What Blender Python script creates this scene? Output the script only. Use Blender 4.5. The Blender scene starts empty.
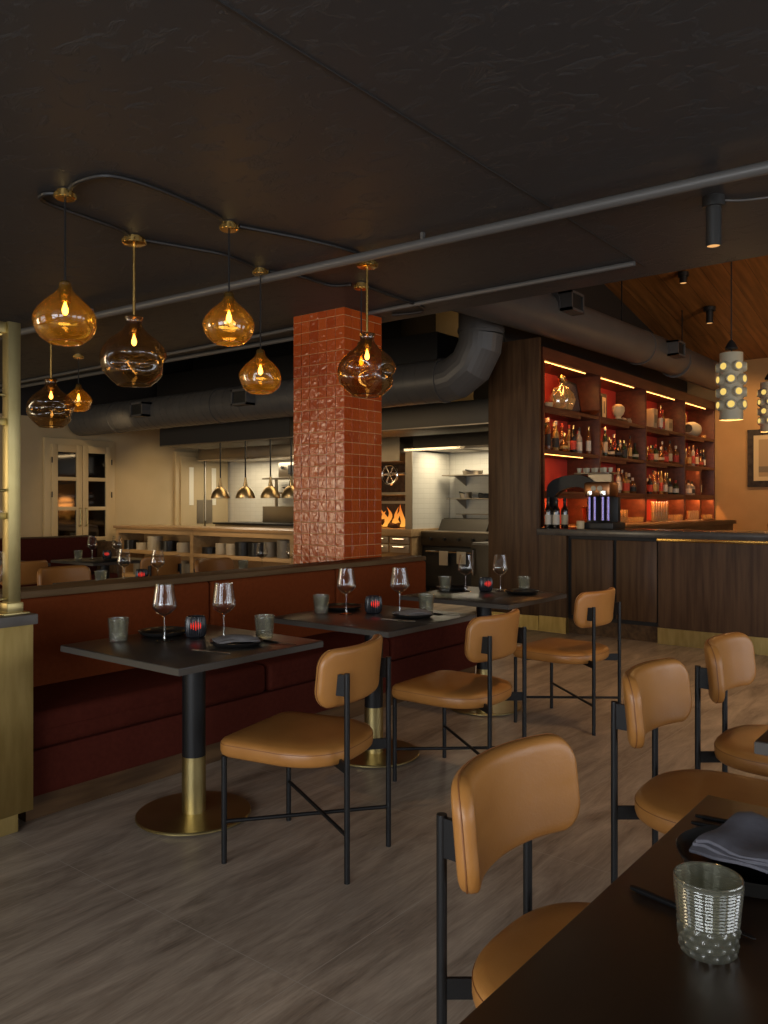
import bpy, bmesh, math, random
from mathutils import Vector, Matrix
random.seed(7)
R = math.radians
PI = math.pi
sc = bpy.context.scene
COL = sc.collection

# ------------------------------------------------------------------ materials
def _new(name):
    m = bpy.data.materials.new(name); m.use_nodes = True
    nt = m.node_tree; nt.nodes.clear()
    out = nt.nodes.new('ShaderNodeOutputMaterial')
    return m, nt, out

def _set(b, key, v):
    if key in b.inputs: b.inputs[key].default_value = v

def c4(c): return (c[0], c[1], c[2], 1.0)

def mat(name, col, rough=.5, metal=0, col2=None, nscale=6, stretch=(1, 1, 1), bump=0, bscale=40, bstretch=None,
        spec=.5, coat=0, detail=4, contrast=(.35, .65)):
    m, nt, out = _new(name)
    b = nt.nodes.new('ShaderNodeBsdfPrincipled')
    _set(b, 'Base Color', c4(col)); _set(b, 'Roughness', rough); _set(b, 'Metallic', metal)
    _set(b, 'Specular IOR Level', spec); _set(b, 'Coat Weight', coat); _set(b, 'Coat Roughness', .15)
    tc = nt.nodes.new('ShaderNodeTexCoord')
    def noise(scale, st, det):
        mp = nt.nodes.new('ShaderNodeMapping'); mp.inputs['Scale'].default_value = st
        nt.links.new(tc.outputs['Object'], mp.inputs['Vector'])
        n = nt.nodes.new('ShaderNodeTexNoise'); n.inputs['Scale'].default_value = scale; n.inputs['Detail'].default_value = det
        nt.links.new(mp.outputs['Vector'], n.inputs['Vector'])
        return n
    if col2 is not None:
        n = noise(nscale, stretch, detail)
        r = nt.nodes.new('ShaderNodeValToRGB')
        r.color_ramp.elements[0].position = contrast[0]; r.color_ramp.elements[1].position = contrast[1]
        r.color_ramp.elements[0].color = c4(col); r.color_ramp.elements[1].color = c4(col2)
        nt.links.new(n.outputs['Fac'], r.inputs['Fac']); nt.links.new(r.outputs['Color'], b.inputs['Base Color'])
    if bump:
        n = noise(bscale, bstretch or stretch, 5)
        bp = nt.nodes.new('ShaderNodeBump'); bp.inputs['Strength'].default_value = bump; bp.inputs['Distance'].default_value = .01
        nt.links.new(n.outputs['Fac'], bp.inputs['Height']); nt.links.new(bp.outputs['Normal'], b.inputs['Normal'])
    nt.links.new(b.outputs['BSDF'], out.inputs['Surface'])
    return m

def glass(name, tint=(1, 1, 1), rough=.02, refl=.12, edge=.75, diffuse=None, bump=0, bscale=30):
    """thin clear or tinted glass: what passes through is tinted, what grazes reflects"""
    m, nt, out = _new(name)
    t = nt.nodes.new('ShaderNodeBsdfTransparent'); t.inputs['Color'].default_value = c4(tint)
    g = nt.nodes.new('ShaderNodeBsdfGlossy'); g.inputs['Roughness'].default_value = rough
    lw = nt.nodes.new('ShaderNodeLayerWeight'); lw.inputs['Blend'].default_value = .35
    mr = nt.nodes.new('ShaderNodeMapRange'); mr.inputs['To Min'].default_value = refl; mr.inputs['To Max'].default_value = edge
    nt.links.new(lw.outputs['Facing'], mr.inputs['Value'])
    mx = nt.nodes.new('ShaderNodeMixShader')
    nt.links.new(mr.outputs['Result'], mx.inputs['Fac'])
    nt.links.new(t.outputs['BSDF'], mx.inputs[1]); nt.links.new(g.outputs['BSDF'], mx.inputs[2])
    last = mx
    if bump:
        tc = nt.nodes.new('ShaderNodeTexCoord')
        n = nt.nodes.new('ShaderNodeTexNoise'); n.inputs['Scale'].default_value = bscale
        nt.links.new(tc.outputs['Object'], n.inputs['Vector'])
        bp = nt.nodes.new('ShaderNodeBump'); bp.inputs['Strength'].default_value = bump; bp.inputs['Distance'].default_value = .01
        nt.links.new(n.outputs['Fac'], bp.inputs['Height'])
        nt.links.new(bp.outputs['Normal'], g.inputs['Normal']); nt.links.new(bp.outputs['Normal'], lw.inputs['Normal'])
    if diffuse:
        d = nt.nodes.new('ShaderNodeBsdfPrincipled'); _set(d, 'Base Color', c4(diffuse[:3])); _set(d, 'Roughness', .25)
        m2 = nt.nodes.new('ShaderNodeMixShader'); m2.inputs['Fac'].default_value = diffuse[3]
        nt.links.new(mx.outputs['Shader'], m2.inputs[1]); nt.links.new(d.outputs['BSDF'], m2.inputs[2]); last = m2
    nt.links.new(last.outputs['Shader'], out.inputs['Surface'])
    return m

def emit(name, col, strength):
    m, nt, out = _new(name)
    e = nt.nodes.new('ShaderNodeEmission'); e.inputs['Color'].default_value = c4(col); e.inputs['Strength'].default_value = strength
    nt.links.new(e.outputs['Emission'], out.inputs['Surface'])
    return m

def floor_mat():
    """large wood-look porcelain tiles, grain along X, fine light joints"""
    m, nt, out = _new('wood look floor tile')
    L = nt.links.new; N = nt.nodes.new
    b = N('ShaderNodeBsdfPrincipled'); _set(b, 'Roughness', .42)
    tc = N('ShaderNodeTexCoord')
    mp = N('ShaderNodeMapping'); mp.inputs['Location'].default_value = (-.45, -.42, 0)
    L(tc.outputs['Object'], mp.inputs['Vector'])
    br = N('ShaderNodeTexBrick'); br.offset = 0; br.inputs['Scale'].default_value = 1
    br.inputs['Brick Width'].default_value = 1.2; br.inputs['Row Height'].default_value = 1.2
    br.inputs['Mortar Size'].default_value = .0016; br.inputs['Mortar Smooth'].default_value = 0
    br.inputs['Color1'].default_value = (.42, .42, .42, 1); br.inputs['Color2'].default_value = (.58, .58, .58, 1)
    L(mp.outputs['Vector'], br.inputs['Vector'])
    mp2 = N('ShaderNodeMapping'); mp2.inputs['Scale'].default_value = (1.1, 6.0, 1)
    L(tc.outputs['Object'], mp2.inputs['Vector'])
    n1 = N('ShaderNodeTexNoise'); n1.inputs['Scale'].default_value = 1.5; n1.inputs['Detail'].default_value = 9; n1.inputs['Roughness'].default_value = .66; n1.inputs['Distortion'].default_value = .7
    L(mp2.outputs['Vector'], n1.inputs['Vector'])
    mp3 = N('ShaderNodeMapping'); mp3.inputs['Scale'].default_value = (6, 70, 1)
    L(tc.outputs['Object'], mp3.inputs['Vector'])
    n2 = N('ShaderNodeTexNoise'); n2.inputs['Scale'].default_value = 2; n2.inputs['Detail'].default_value = 4
    L(mp3.outputs['Vector'], n2.inputs['Vector'])
    mixf = N('ShaderNodeMix'); mixf.data_type = 'FLOAT'; mixf.inputs[0].default_value = .22
    L(n1.outputs['Fac'], mixf.inputs[2]); L(n2.outputs['Fac'], mixf.inputs[3])
    r = N('ShaderNodeValToRGB')
    r.color_ramp.elements[0].position = .33; r.color_ramp.elements[0].color = (.165, .122, .088, 1)
    r.color_ramp.elements[1].position = .68; r.color_ramp.elements[1].color = (.54, .43, .325, 1)
    L(mixf.outputs[0], r.inputs['Fac'])
    mixc = N('ShaderNodeMix'); mixc.data_type = 'RGBA'
    L(br.outputs['Fac'], mixc.inputs[0]); L(r.outputs['Color'], mixc.inputs[6]); mixc.inputs[7].default_value = (.44, .37, .30, 1)
    L(mixc.outputs[2], b.inputs['Base Color'])
    bp = N('ShaderNodeBump'); bp.inputs['Strength'].default_value = .12; bp.inputs['Distance'].default_value = .004
    L(n2.outputs['Fac'], bp.inputs['Height']); L(bp.outputs['Normal'], b.inputs['Normal'])
    L(b.outputs['BSDF'], out.inputs['Surface'])
    return m

def ceiling_mat():
    """dark grey trowelled plaster with raised drag marks"""
    m, nt, out = _new('dark trowelled plaster')
    L = nt.links.new; N = nt.nodes.new
    b = N('ShaderNodeBsdfPrincipled'); _set(b, 'Base Color', (.037, .0375, .040, 1)); _set(b, 'Roughness', .55)
    tc = N('ShaderNodeTexCoord')
    mp = N('ShaderNodeMapping'); mp.inputs['Scale'].default_value = (1.6, 1, 1); mp.inputs['Rotation'].default_value = (0, 0, .6)
    L(tc.outputs['Object'], mp.inputs['Vector'])
    n = N('ShaderNodeTexNoise'); n.inputs['Scale'].default_value = 6; n.inputs['Detail'].default_value = 9; n.inputs['Roughness'].default_value = .68; n.inputs['Distortion'].default_value = 1.1
    L(mp.outputs['Vector'], n.inputs['Vector'])
    r = N('ShaderNodeValToRGB'); r.color_ramp.elements[0].position = .54; r.color_ramp.elements[1].position = .66
    L(n.outputs['Fac'], r.inputs['Fac'])
    n2 = N('ShaderNodeTexNoise'); n2.inputs['Scale'].default_value = 1.3; L(tc.outputs['Object'], n2.inputs['Vector'])
    mu = N('ShaderNodeMath'); mu.operation = 'MULTIPLY'; L(r.outputs['Color'], mu.inputs[0]); L(n2.outputs['Fac'], mu.inputs[1])
    bp = N('ShaderNodeBump'); bp.inputs['Strength'].default_value = .8; bp.inputs['Distance'].default_value = .012
    L(mu.outputs[0], bp.inputs['Height']); L(bp.outputs['Normal'], b.inputs['Normal'])
    L(b.outputs['BSDF'], out.inputs['Surface'])
    return m

def brick_mat(name, c1, c2, mortar, w, h, ms, rough=.3, axes='xz', offset=.5, bump=.3, grain=None, spec=.5):
    """tiles or planks laid on a flat face; axes = which object axes run along width and height"""
    m, nt, out = _new(name)
    L = nt.links.new; N = nt.nodes.new
    b = N('ShaderNodeBsdfPrincipled'); _set(b, 'Roughness', rough); _set(b, 'Specular IOR Level', spec)
    tc = N('ShaderNodeTexCoord'); sx = N('ShaderNodeSeparateXYZ'); L(tc.outputs['Object'], sx.inputs[0])
    cx = N('ShaderNodeCombineXYZ'); L(sx.outputs['XYZ'.index(axes[0].upper())], cx.inputs[0]); L(sx.outputs['XYZ'.index(axes[1].upper())], cx.inputs[1])
    br = N('ShaderNodeTexBrick'); br.offset = offset; br.inputs['Scale'].default_value = 1
    br.inputs['Brick Width'].default_value = w; br.inputs['Row Height'].default_value = h
    br.inputs['Mortar Size'].default_value = ms; br.inputs['Mortar Smooth'].default_value = .1
    br.inputs['Color1'].default_value = c4(c1); br.inputs['Color2'].default_value = c4(c2); br.inputs['Mortar'].default_value = c4(mortar)
    L(cx.outputs[0], br.inputs['Vector'])
    last = br.outputs['Color']
    if grain:
        mp = N('ShaderNodeMapping'); mp.inputs['Scale'].default_value = grain
        L(cx.outputs[0], mp.inputs['Vector'])
        n = N('ShaderNodeTexNoise'); n.inputs['Scale'].default_value = 1; n.inputs['Detail'].default_value = 6
        L(mp.outputs['Vector'], n.inputs['Vector'])
        mr = N('ShaderNodeMapRange'); mr.inputs['From Min'].default_value = .3; mr.inputs['From Max'].default_value = .7; mr.inputs['To Min'].default_value = .55; mr.inputs['To Max'].default_value = 1.25
        L(n.outputs['Fac'], mr.inputs['Value'])
        vm = N('ShaderNodeVectorMath'); vm.operation = 'SCALE'; L(last, vm.inputs[0]); L(mr.outputs['Result'], vm.inputs['Scale'])
        last = vm.outputs[0]
    L(last, b.inputs['Base Color'])
    bp = N('ShaderNodeBump'); bp.inputs['Strength'].default_value = bump; bp.inputs['Distance'].default_value = .006; bp.invert = True
    L(br.outputs['Fac'], bp.inputs['Height']); L(bp.outputs['Normal'], b.inputs['Normal'])
    L(b.outputs['BSDF'], out.inputs['Surface'])
    return m

def zellige_mat():
    """hand-made glazed terracotta tile: each tile its own shade, rippled glaze"""
    m, nt, out = _new('terracotta zellige glaze')
    L = nt.links.new; N = nt.nodes.new
    b = N('ShaderNodeBsdfPrincipled'); _set(b, 'Roughness', .5); _set(b, 'Specular IOR Level', .0); _set(b, 'Coat Weight', 1); _set(b, 'Coat IOR', 1.58); _set(b, 'Coat Roughness', .05)
    g = N('ShaderNodeNewGeometry')
    r = N('ShaderNodeValToRGB'); r.color_ramp.elements[0].color = (.38, .054, .008, 1); r.color_ramp.elements[1].color = (.49, .086, .013, 1)
    L(g.outputs['Random Per Island'], r.inputs['Fac'])
    tc = N('ShaderNodeTexCoord')
    L(r.outputs['Color'], b.inputs['Base Color'])
    n2 = N('ShaderNodeTexNoise'); n2.inputs['Scale'].default_value = 27; n2.inputs['Detail'].default_value = 3; n2.inputs['Distortion'].default_value = .6
    L(tc.outputs['Object'], n2.inputs['Vector'])
    bp = N('ShaderNodeBump'); bp.inputs['Strength'].default_value = .5; bp.inputs['Distance'].default_value = .012
    L(n2.outputs['Fac'], bp.inputs['Height']); L(bp.outputs['Normal'], b.inputs['Normal']); L(bp.outputs['Normal'], b.inputs['Coat Normal'])
    L(b.outputs['BSDF'], out.inputs['Surface'])
    return m

def fire_mat():
    m, nt, out = _new('flame')
    L = nt.links.new; N = nt.nodes.new
    tc = N('ShaderNodeTexCoord'); sx = N('ShaderNodeSeparateXYZ'); L(tc.outputs['Object'], sx.inputs[0])
    r = N('ShaderNodeValToRGB'); e = r.color_ramp.elements
    e[0].position = 0; e[0].color = (1, .42, .06, 1); e[1].position = 1; e[1].color = (.55, .035, .004, 1)
    mr = N('ShaderNodeMapRange'); mr.inputs['From Max'].default_value = .42; L(sx.outputs[2], mr.inputs['Value']); L(mr.outputs['Result'], r.inputs['Fac'])
    em = N('ShaderNodeEmission'); em.inputs['Strength'].default_value = 1.15; L(r.outputs['Color'], em.inputs['Color'])
    L(em.outputs['Emission'], out.inputs['Surface'])
    return m

M = {}
M['floor'] = floor_mat(); M['ceiling'] = ceiling_mat(); M['zellige'] = zellige_mat(); M['fire'] = fire_mat()
M['grout'] = mat('ochre grout', (.62, .36, .15), .9)
M['leather'] = mat('tan leather', (.385, .162, .037), .36, col2=(.455, .203, .051), nscale=5, bump=.06, bscale=140)
M['leather_seam'] = mat('dark leather seam', (.24, .09, .022), .6)
M['black_metal'] = mat('black powder coated steel', (.0065, .0065, .007), .45, spec=.35)
M['black_top'] = mat('black stained tabletop', (.022, .020, .019), .30, col2=(.034, .031, .029), nscale=3, stretch=(1, 9, 1))
M['lit_grey_edge'] = mat('lit brown grey table edge', (.070, .060, .050), .5)  # daylight catching the table edges is put into this grey
M['brass'] = mat('aged brass', (.42, .335, .145), .36, 1, col2=(.51, .415, .195), nscale=5)
M['brass_panel'] = mat('brushed brass sheet', (.42, .305, .105), .45, 1, col2=(.52, .385, .15), nscale=4, stretch=(6, 6, 1), bump=.06, bscale=60, bstretch=(30, 30, .5))
M['bright_brass'] = mat('polished brass', (.72, .47, .15), .25, 1)
M['stone'] = mat('grey stone', (.095, .085, .075), .45, col2=(.14, .125, .11), nscale=9)
M['dark_stone'] = mat('dark grey bar stone', (.07, .062, .056), .22, col2=(.10, .09, .08), nscale=9)
M['red_fabric'] = mat('rust red upholstery', (.150, .031, .0065), .85, spec=.12, col2=(.17, .036, .008), nscale=40, bump=.12, bscale=350)
M['maroon_fabric'] = mat('maroon upholstery', (.064, .0110, .0060), .85, spec=.12, col2=(.076, .0138, .0074), nscale=40, bump=.12, bscale=350)
M['walnut'] = mat('walnut', (.062, .031, .013), .45, spec=.3, col2=(.13, .070, .030), nscale=2.2, stretch=(1, 9, 9), detail=7, bump=.04, bscale=8)
M['rail_wood'] = mat('brown oak rail', (.105, .060, .027), .6, spec=.15, col2=(.17, .105, .050), nscale=2.2, stretch=(1, 9, 9), detail=7)
M['walnut_v'] = mat('walnut upright grain', (.062, .029, .012), .46, spec=.3, col2=(.12, .062, .028), nscale=2.4, stretch=(9, 9, .6), detail=7, bump=.04, bscale=8)
M['shelf_wood'] = mat('reddish shelf wood', (.085, .024, .011), .42, col2=(.14, .040, .018), nscale=2.2, stretch=(1, 6, 9), detail=6)
M['shelf_back'] = mat('oxblood shelf back', (.34, .034, .026), .42, col2=(.40, .042, .032), nscale=5)
M['dark_table'] = mat('dark brown table wood', (.026, .0135, .0068), .34, col2=(.038, .0205, .0105), nscale=2, stretch=(1, 12, 1), detail=6)
M['pass_wood'] = mat('pale oak', (.36, .225, .10), .5, col2=(.46, .30, .145), nscale=2, stretch=(9, 1, 9), detail=6)
M['pass_top'] = mat('oak counter top', (.30, .175, .075), .3, col2=(.38, .235, .11), nscale=2, stretch=(9, 1, 9), detail=6)
M['cream'] = mat('cream painted wall', (.50, .385, .215), .65, col2=(.53, .41, .235), nscale=3)
M['cream_trim'] = mat('cream gloss paint', (.56, .43, .24), .4)
M['ochre'] = mat('ochre plaster', (.43, .24, .085), .7, col2=(.49, .28, .105), nscale=2.2)
M['dark_paint'] = mat('charcoal paint', (.022, .020, .019), .6)
M['duct'] = mat('dark painted duct', (.080, .076, .073), .42, col2=(.095, .090, .086), nscale=3)
M['pipe'] = mat('grey painted pipe', (.10, .097, .093), .42)
M['conduit'] = mat('black conduit', (.011, .0105, .0105), .5)
M['steel'] = mat('brushed stainless steel', (.34, .295, .235), .36, 1, bump=.03, bscale=60, bstretch=(1, 1, 40))
M['dark_steel'] = mat('dark toned steel', (.085, .075, .062), .5, 1)  # stainless steel in a darker, rougher tone
M['light_steel'] = mat('light brushed steel', (.62, .57, .48), .42, .85)
M['chrome'] = mat('polished chrome', (.75, .73, .70), .10, 1)
M['white_tile'] = brick_mat('white kitchen tile', (.68, .64, .54), (.70, .66, .56), (.63, .59, .49), .15, .075, .004, .25, 'yz', .0)
M['white_tile_x'] = brick_mat('white kitchen tile side', (.68, .64, .54), (.70, .66, .56), (.63, .59, .49), .15, .075, .004, .25, 'xz', .0)
M['planks'] = brick_mat('cedar ceiling planks', (.36, .155, .042), (.27, .11, .029), (.09, .034, .010), 5.0, .28, .004, .5, 'xy', .35, .5, grain=(1.2, 14, 1))
M['black'] = mat('matt black', (.008, .008, .008), .6)
M['soot'] = mat('sooty brick', (.030, .023, .018), .9, col2=(.06, .045, .034), nscale=14)
M['log'] = mat('charred log', (.05, .022, .010), .9)
M['dark_plate'] = mat('black stoneware', (.016, .015, .014), .28)
M['cream_plate'] = mat('cream stoneware', (.52, .45, .33), .35)
M['grey_plate'] = mat('grey stoneware', (.19, .17, .14), .4)
M['napkin'] = mat('slate blue linen', (.12, .12, .148), .9, col2=(.14, .14, .172), nscale=60, bump=.15, bscale=500)
M['napkin_grey'] = mat('charcoal linen', (.15, .14, .138), .9, col2=(.18, .17, .166), nscale=60, bump=.15, bscale=500)
M['clear'] = glass('clear glass', (.99, .99, .98), .015, .016, .60)
M['clear_stem'] = glass('clear glass stem', (.95, .95, .93), .03, .22, .9)
M['smoke_cut'] = glass('smoky cut glass', (.76, .76, .67), .13, .055, .5, diffuse=(.42, .42, .34, .10))
M['amber'] = glass('amber glass', (.985, .74, .22), .035, .06, .70, diffuse=(.95, .50, .05, .075), bump=.25, bscale=9)
M['smoke_amber'] = glass('smoky amber glass', (.66, .47, .22), .03, .07, .62, diffuse=(.12, .075, .022, .10), bump=.18, bscale=9)
M['gold_lit_glass'] = glass('amber lit tumbler glass', (.98, .86, .58), .06, .26, .95, diffuse=(1, .70, .28, .28))  # warm shelf light mixed into the clear glass colour
M['pane'] = glass('dark cabinet pane', (.10, .10, .095), .06, .06, .6)
M['bulb'] = emit('warm filament bulb', (1, .56, .16), 14)
M['led'] = emit('warm led strip', (1, .45, .10), 9)
M['led_dim'] = emit('dim warm led strip', (1, .34, .07), 5)
M['lamp_face'] = emit('warm lamp face', (1, .50, .17), .9)
M['dot'] = emit('lit yellow disc', (1, .68, .17), .95)
M['red_glow'] = emit('red candle glow', (1, .035, .02), 1.0)
M['white_ceramic'] = mat('off white glazed ceramic', (.50, .44, .31), .45)
M['votive'] = mat('black ribbed glass', (.020, .020, .024), .25)
M['lamp_body'] = mat('matt dark lamp body', (.018, .017, .016), .5)
M['cone_brass'] = mat('antique brass dome', (.38, .29, .16), .36, 1)
M['sky'] = emit('daylight', (.82, .90, 1.0), 1.0)
M['art_paper'] = mat('pale art paper', (.62, .46, .24), .8)
M['art_sand'] = mat('sand wash', (.40, .27, .13), .8)
M['art_band'] = mat('grey brown wash', (.20, .15, .09), .8)
M['art_grey'] = mat('dark slate picture', (.06, .06, .075), .25)
M['bone'] = mat('bone white', (.62, .48, .28), .5)
M['copper'] = mat('brushed copper', (.42, .20, .09), .35, 1)
M['violet_reflect_chrome'] = mat('violet reflection chrome', (.13, .11, .24), .22, 1)  # violet reflection on the chrome put into its base colour
M['dry_leaf'] = mat('dried leaf', (.42, .32, .14), .8)

# ------------------------------------------------------------------ mesh building
class MB:
    def __init__(s): s.bm = bmesh.new()
    def _mi(s, faces, mi):
        for f in faces: f.material_index = mi
    def box(s, x0, y0, z0, x1, y1, z1, bev=0, seg=2, mi=0, T=None):
        vs = [s.bm.verts.new(p) for p in ((x0, y0, z0), (x1, y0, z0), (x1, y1, z0), (x0, y1, z0), (x0, y0, z1), (x1, y0, z1), (x1, y1, z1), (x0, y1, z1))]
        fs = [s.bm.faces.new([vs[i] for i in q]) for q in ((3, 2, 1, 0), (4, 5, 6, 7), (0, 1, 5, 4), (1, 2, 6, 5), (2, 3, 7, 6), (3, 0, 4, 7))]
        s._mi(fs, mi)
        if T is not None:
            for v in vs: v.co = T @ v.co
        if bev:
            es = {e for f in fs for e in f.edges}
            g = bmesh.ops.bevel(s.bm, geom=list(es), offset=bev, segments=seg, affect='EDGES', profile=.5)
            s._mi(g['faces'], mi)
        return s
    def rings(s, rings, closed=True, cap0=True, cap1=True, mi=0):
        rv = [[s.bm.verts.new(p) for p in r] for r in rings]
        n = len(rv[0]); fs = []
        for a, b in zip(rv[:-1], rv[1:]):
            for i in range(n if closed else n - 1):
                j = (i + 1) % n
                fs.append(s.bm.faces.new((a[i], a[j], b[j], b[i])))
        if cap0 and n > 2: fs.append(s.bm.faces.new(list(reversed(rv[0]))))
        if cap1 and n > 2: fs.append(s.bm.faces.new(rv[-1]))
        s._mi(fs, mi)
        return s
    def lathe(s, prof, seg=24, c=(0, 0, 0), cap0=False, cap1=False, mi=0, fn=None, T=None):
        rs = []
        for r, z in prof:
            ring = []
            for i in range(seg):
                a = 2 * PI * i / seg
                p = Vector((c[0] + max(r, 1e-5) * math.cos(a), c[1] + max(r, 1e-5) * math.sin(a), c[2] + z))
                if fn: p = fn(p)
                if T is not None: p = T @ p
                ring.append(p)
            rs.append(ring)
        return s.rings(rs, True, cap0, cap1, mi)
    def cyl(s, p0, p1, r0, r1=None, seg=14, mi=0, caps=True):
        p0, p1 = Vector(p0), Vector(p1); r1 = r0 if r1 is None else r1
        d = (p1 - p0).normalized()
        u = d.orthogonal().normalized(); w = d.cross(u)
        rs = [[p + (u * math.cos(2 * PI * i / seg) + w * math.sin(2 * PI * i / seg)) * r for i in range(seg)] for p, r in ((p0, r0), (p1, r1))]
        return s.rings(rs, True, caps, caps, mi)
    def tube(s, pts, r, seg=8, closed=False, mi=0, smooth=0):
        P = [Vector(p) for p in pts]
        if smooth and len(P) > 2:
            Q = []
            n = len(P)
            for i in range(n if closed else n - 1):
                a = P[(i - 1) % n] if closed or i > 0 else P[0]
                b, c = P[i], P[(i + 1) % n]
                d = P[(i + 2) % n] if closed or i + 2 < n else P[-1]
                for k in range(smooth):
                    t = k / smooth
                    Q.append(.5 * (2 * b + (c - a) * t + (2 * a - 5 * b + 4 * c - d) * t * t + (3 * b - a - 3 * c + d) * t ** 3))
            if not closed: Q.append(P[-1])
            P = Q
        n = len(P); rs = []; u = None
        for i, p in enumerate(P):
            a = P[i - 1] if i > 0 or closed else P[i]
            b = P[(i + 1) % n] if i + 1 < n or closed else P[i]
            d = (b - a).normalized()
            if u is None: u = d.orthogonal().normalized()
            u = (u - d * u.dot(d)).normalized(); w = d.cross(u)
            rs.append([p + (u * math.cos(2 * PI * k / seg) + w * math.sin(2 * PI * k / seg)) * r for k in range(seg)])
        if closed: rs.append(rs[0][:])
        s.rings(rs, True, not closed, not closed, mi)
        if closed: bmesh.ops.remove_doubles(s.bm, verts=s.bm.verts, dist=1e-6)
        return s
    def prism(s, outline, z0, z1, mi=0, axis='z'):
        f = {'z': lambda a, b, h: (a, b, h), 'x': lambda a, b, h: (h, a, b), 'y': lambda a, b, h: (a, h, b)}[axis]
        return s.rings([[f(a, b, z0) for a, b in outline], [f(a, b, z1) for a, b in outline]], True, True, True, mi)
    def loft(s, outline, prof, mi=0):
        """outline [(x,y)] scaled by k at height z for (k, z) in prof"""
        return s.rings([[(x * max(k, 1e-4), y * max(k, 1e-4), z) for x, y in outline] for k, z in prof], True, True, True, mi)
    def build(s, name, mats, parent=None, ang=38, flat=False):
        bmesh.ops.recalc_face_normals(s.bm, faces=s.bm.faces)
        me = bpy.data.meshes.new(name); s.bm.to_mesh(me); s.bm.free()
        for m in (mats if isinstance(mats, (list, tuple)) else [mats]): me.materials.append(M[m] if isinstance(m, str) else m)
        if not flat:
            me.shade_smooth(); me.set_sharp_from_angle(angle=R(ang))
        o = bpy.data.objects.new(name, me); COL.objects.link(o)
        if parent: o.parent = parent
        return o

def tag(o, label=None, cat=None, group=None, kind=None):
    if label: o['label'] = label
    if cat: o['category'] = cat
    if group: o['group'] = group
    if kind: o['kind'] = kind
    return o

def thing(name, label, cat, loc=(0, 0, 0), rz=0, group=None):
    o = bpy.data.objects.new(name, None); COL.objects.link(o); o.empty_display_size = .1
    o.location = loc; o.rotation_euler = (0, 0, rz)
    return tag(o, label, cat, group)

def kids(o): return [c for c in COL.objects if c.parent is o]

def dup(root, loc, rz=0, label=None, group=None):
    def cp(o, par):
        c = o.copy(); COL.objects.link(c)
        if par: c.parent = par
        for ch in kids(o):
            cp(ch, c)
        return c
    r = cp(root, None); r.location = loc; r.rotation_euler = (0, 0, rz)
    if label: r['label'] = label
    if group: r['group'] = group
    return r

def struct(o): return tag(o, kind='structure')
def rrect(hx, hy, r, n=5):
    pts = []
    for cx, cy, a0 in ((hx - r, hy - r, 0), (-hx + r, hy - r, 90), (-hx + r, -hy + r, 180), (hx - r, -hy + r, 270)):
        for k in range(n + 1):
            a = R(a0 + 90 * k / n); pts.append((cx + r * math.cos(a), cy + r * math.sin(a)))
    return pts

# ================================================================== THE SETTING
H_CEIL = 2.85
def slab(name, x0, y0, z0, x1, y1, z1, m): return struct(MB().box(x0, y0, z0, x1, y1, z1).build(name, m, flat=True))
slab('floor', -4, -5, -.1, 14.7, 12.4, 0, 'floor')
slab('ceiling', -4, -5, H_CEIL, 5.25, 12.4, 3.35, 'ceiling')
slab('ceiling_kitchen', 5.25, 4.65, 4.45, 10.7, 12.4, 4.6, 'dark_paint')
# sloping cedar ceiling over the bar: runs down to the far wall
cv = MB()
def vz(x): return 3.78 + .19 * (14.55 - x)
cv.rings([[(5.25, -5, vz(5.25)), (14.6, -5, vz(14.6)), (14.6, 4.75, vz(14.6)), (5.25, 4.75, vz(5.25))],
          [(5.25, -5, vz(5.25) + .12), (14.6, -5, vz(14.6) + .12), (14.6, 4.75, vz(14.6) + .12), (5.25, 4.75, vz(5.25) + .12)]])
struct(cv.build('ceiling_vault', 'planks', flat=True))
slab('wall_soffit', 5.25, -5, 3.35, 5.35, 12.4, 5.8, 'dark_paint')
slab('wall_bar', 8.15, 4.68, 0, 14.6, 4.78, 5.6, 'dark_paint')
slab('wall_far', 14.55, -5, 0, 14.65, 4.78, 4.2, 'ochre')
slab('wall_back', -4, 12.2, 0, 10.38, 12.3, 4.6, 'cream')
slab('wall_kitchen', 10.5, 7.0, 0, 10.6, 12.3, 4.6, 'white_tile')
slab('wall_range', 10.5, 4.78, 0, 10.6, 7.0, 4.6, 'white_tile')
slab('wall_kitchen_end', 10.38, 12.2, 0, 10.6, 12.3, 4.6, 'cream')
slab('wall_back_upper', -4, 12.15, 2.72, 10.38, 12.2, 4.45, 'dark_paint')
slab('wall_kitchen_upper', 10.46, 4.78, 2.76, 10.5, 12.2, 4.45, 'dark_paint')  # dark sheet standing for the unlit part of the upper wall
slab('wall_kitchen_lit_patch', 10.44, 6.55, 2.9, 10.46, 7.25, 4.44, 'cream')  # lit patch of the upper wall, put in as a paler slab
# window walls behind the camera, openings to the daylight
def win_wall(name, axis, at, a0, a1, wins, z0, z1):
    m = MB(); prev = a0
    def b(lo, hi, zl, zh):
        if hi - lo < .01: return
        if axis == 'x': m.box(at - .1, lo, zl, at, hi, zh)
        else: m.box(lo, at - .1, zl, hi, at, zh)
    for lo, hi in wins:
        b(prev, lo, 0, 3.3); b(lo, hi, 0, z0); b(lo, hi, z1, 3.3); prev = hi
    b(prev, a1, 0, 3.3)
    return struct(m.build(name, 'cream', flat=True))
win_wall('wall_west', 'x', -3.6, -5, 12.3, [(-2.5, -.2), (.4, 2.7), (5.0, 7.2), (9.0, 12.0)], .35, 2.4)
win_wall('wall_south', 'y', -4.6, -4, 14.6, [(-2.5, -.2), (.6, 3.0), (3.8, 6.2), (7.5, 9.5)], .35, 2.4)
# ceiling drywall seam
st = MB().box(1.3, 1.872, H_CEIL - .004, 5.02, 1.884, H_CEIL + .01).build('trim_1', 'dark_paint'); struct(st)

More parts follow.
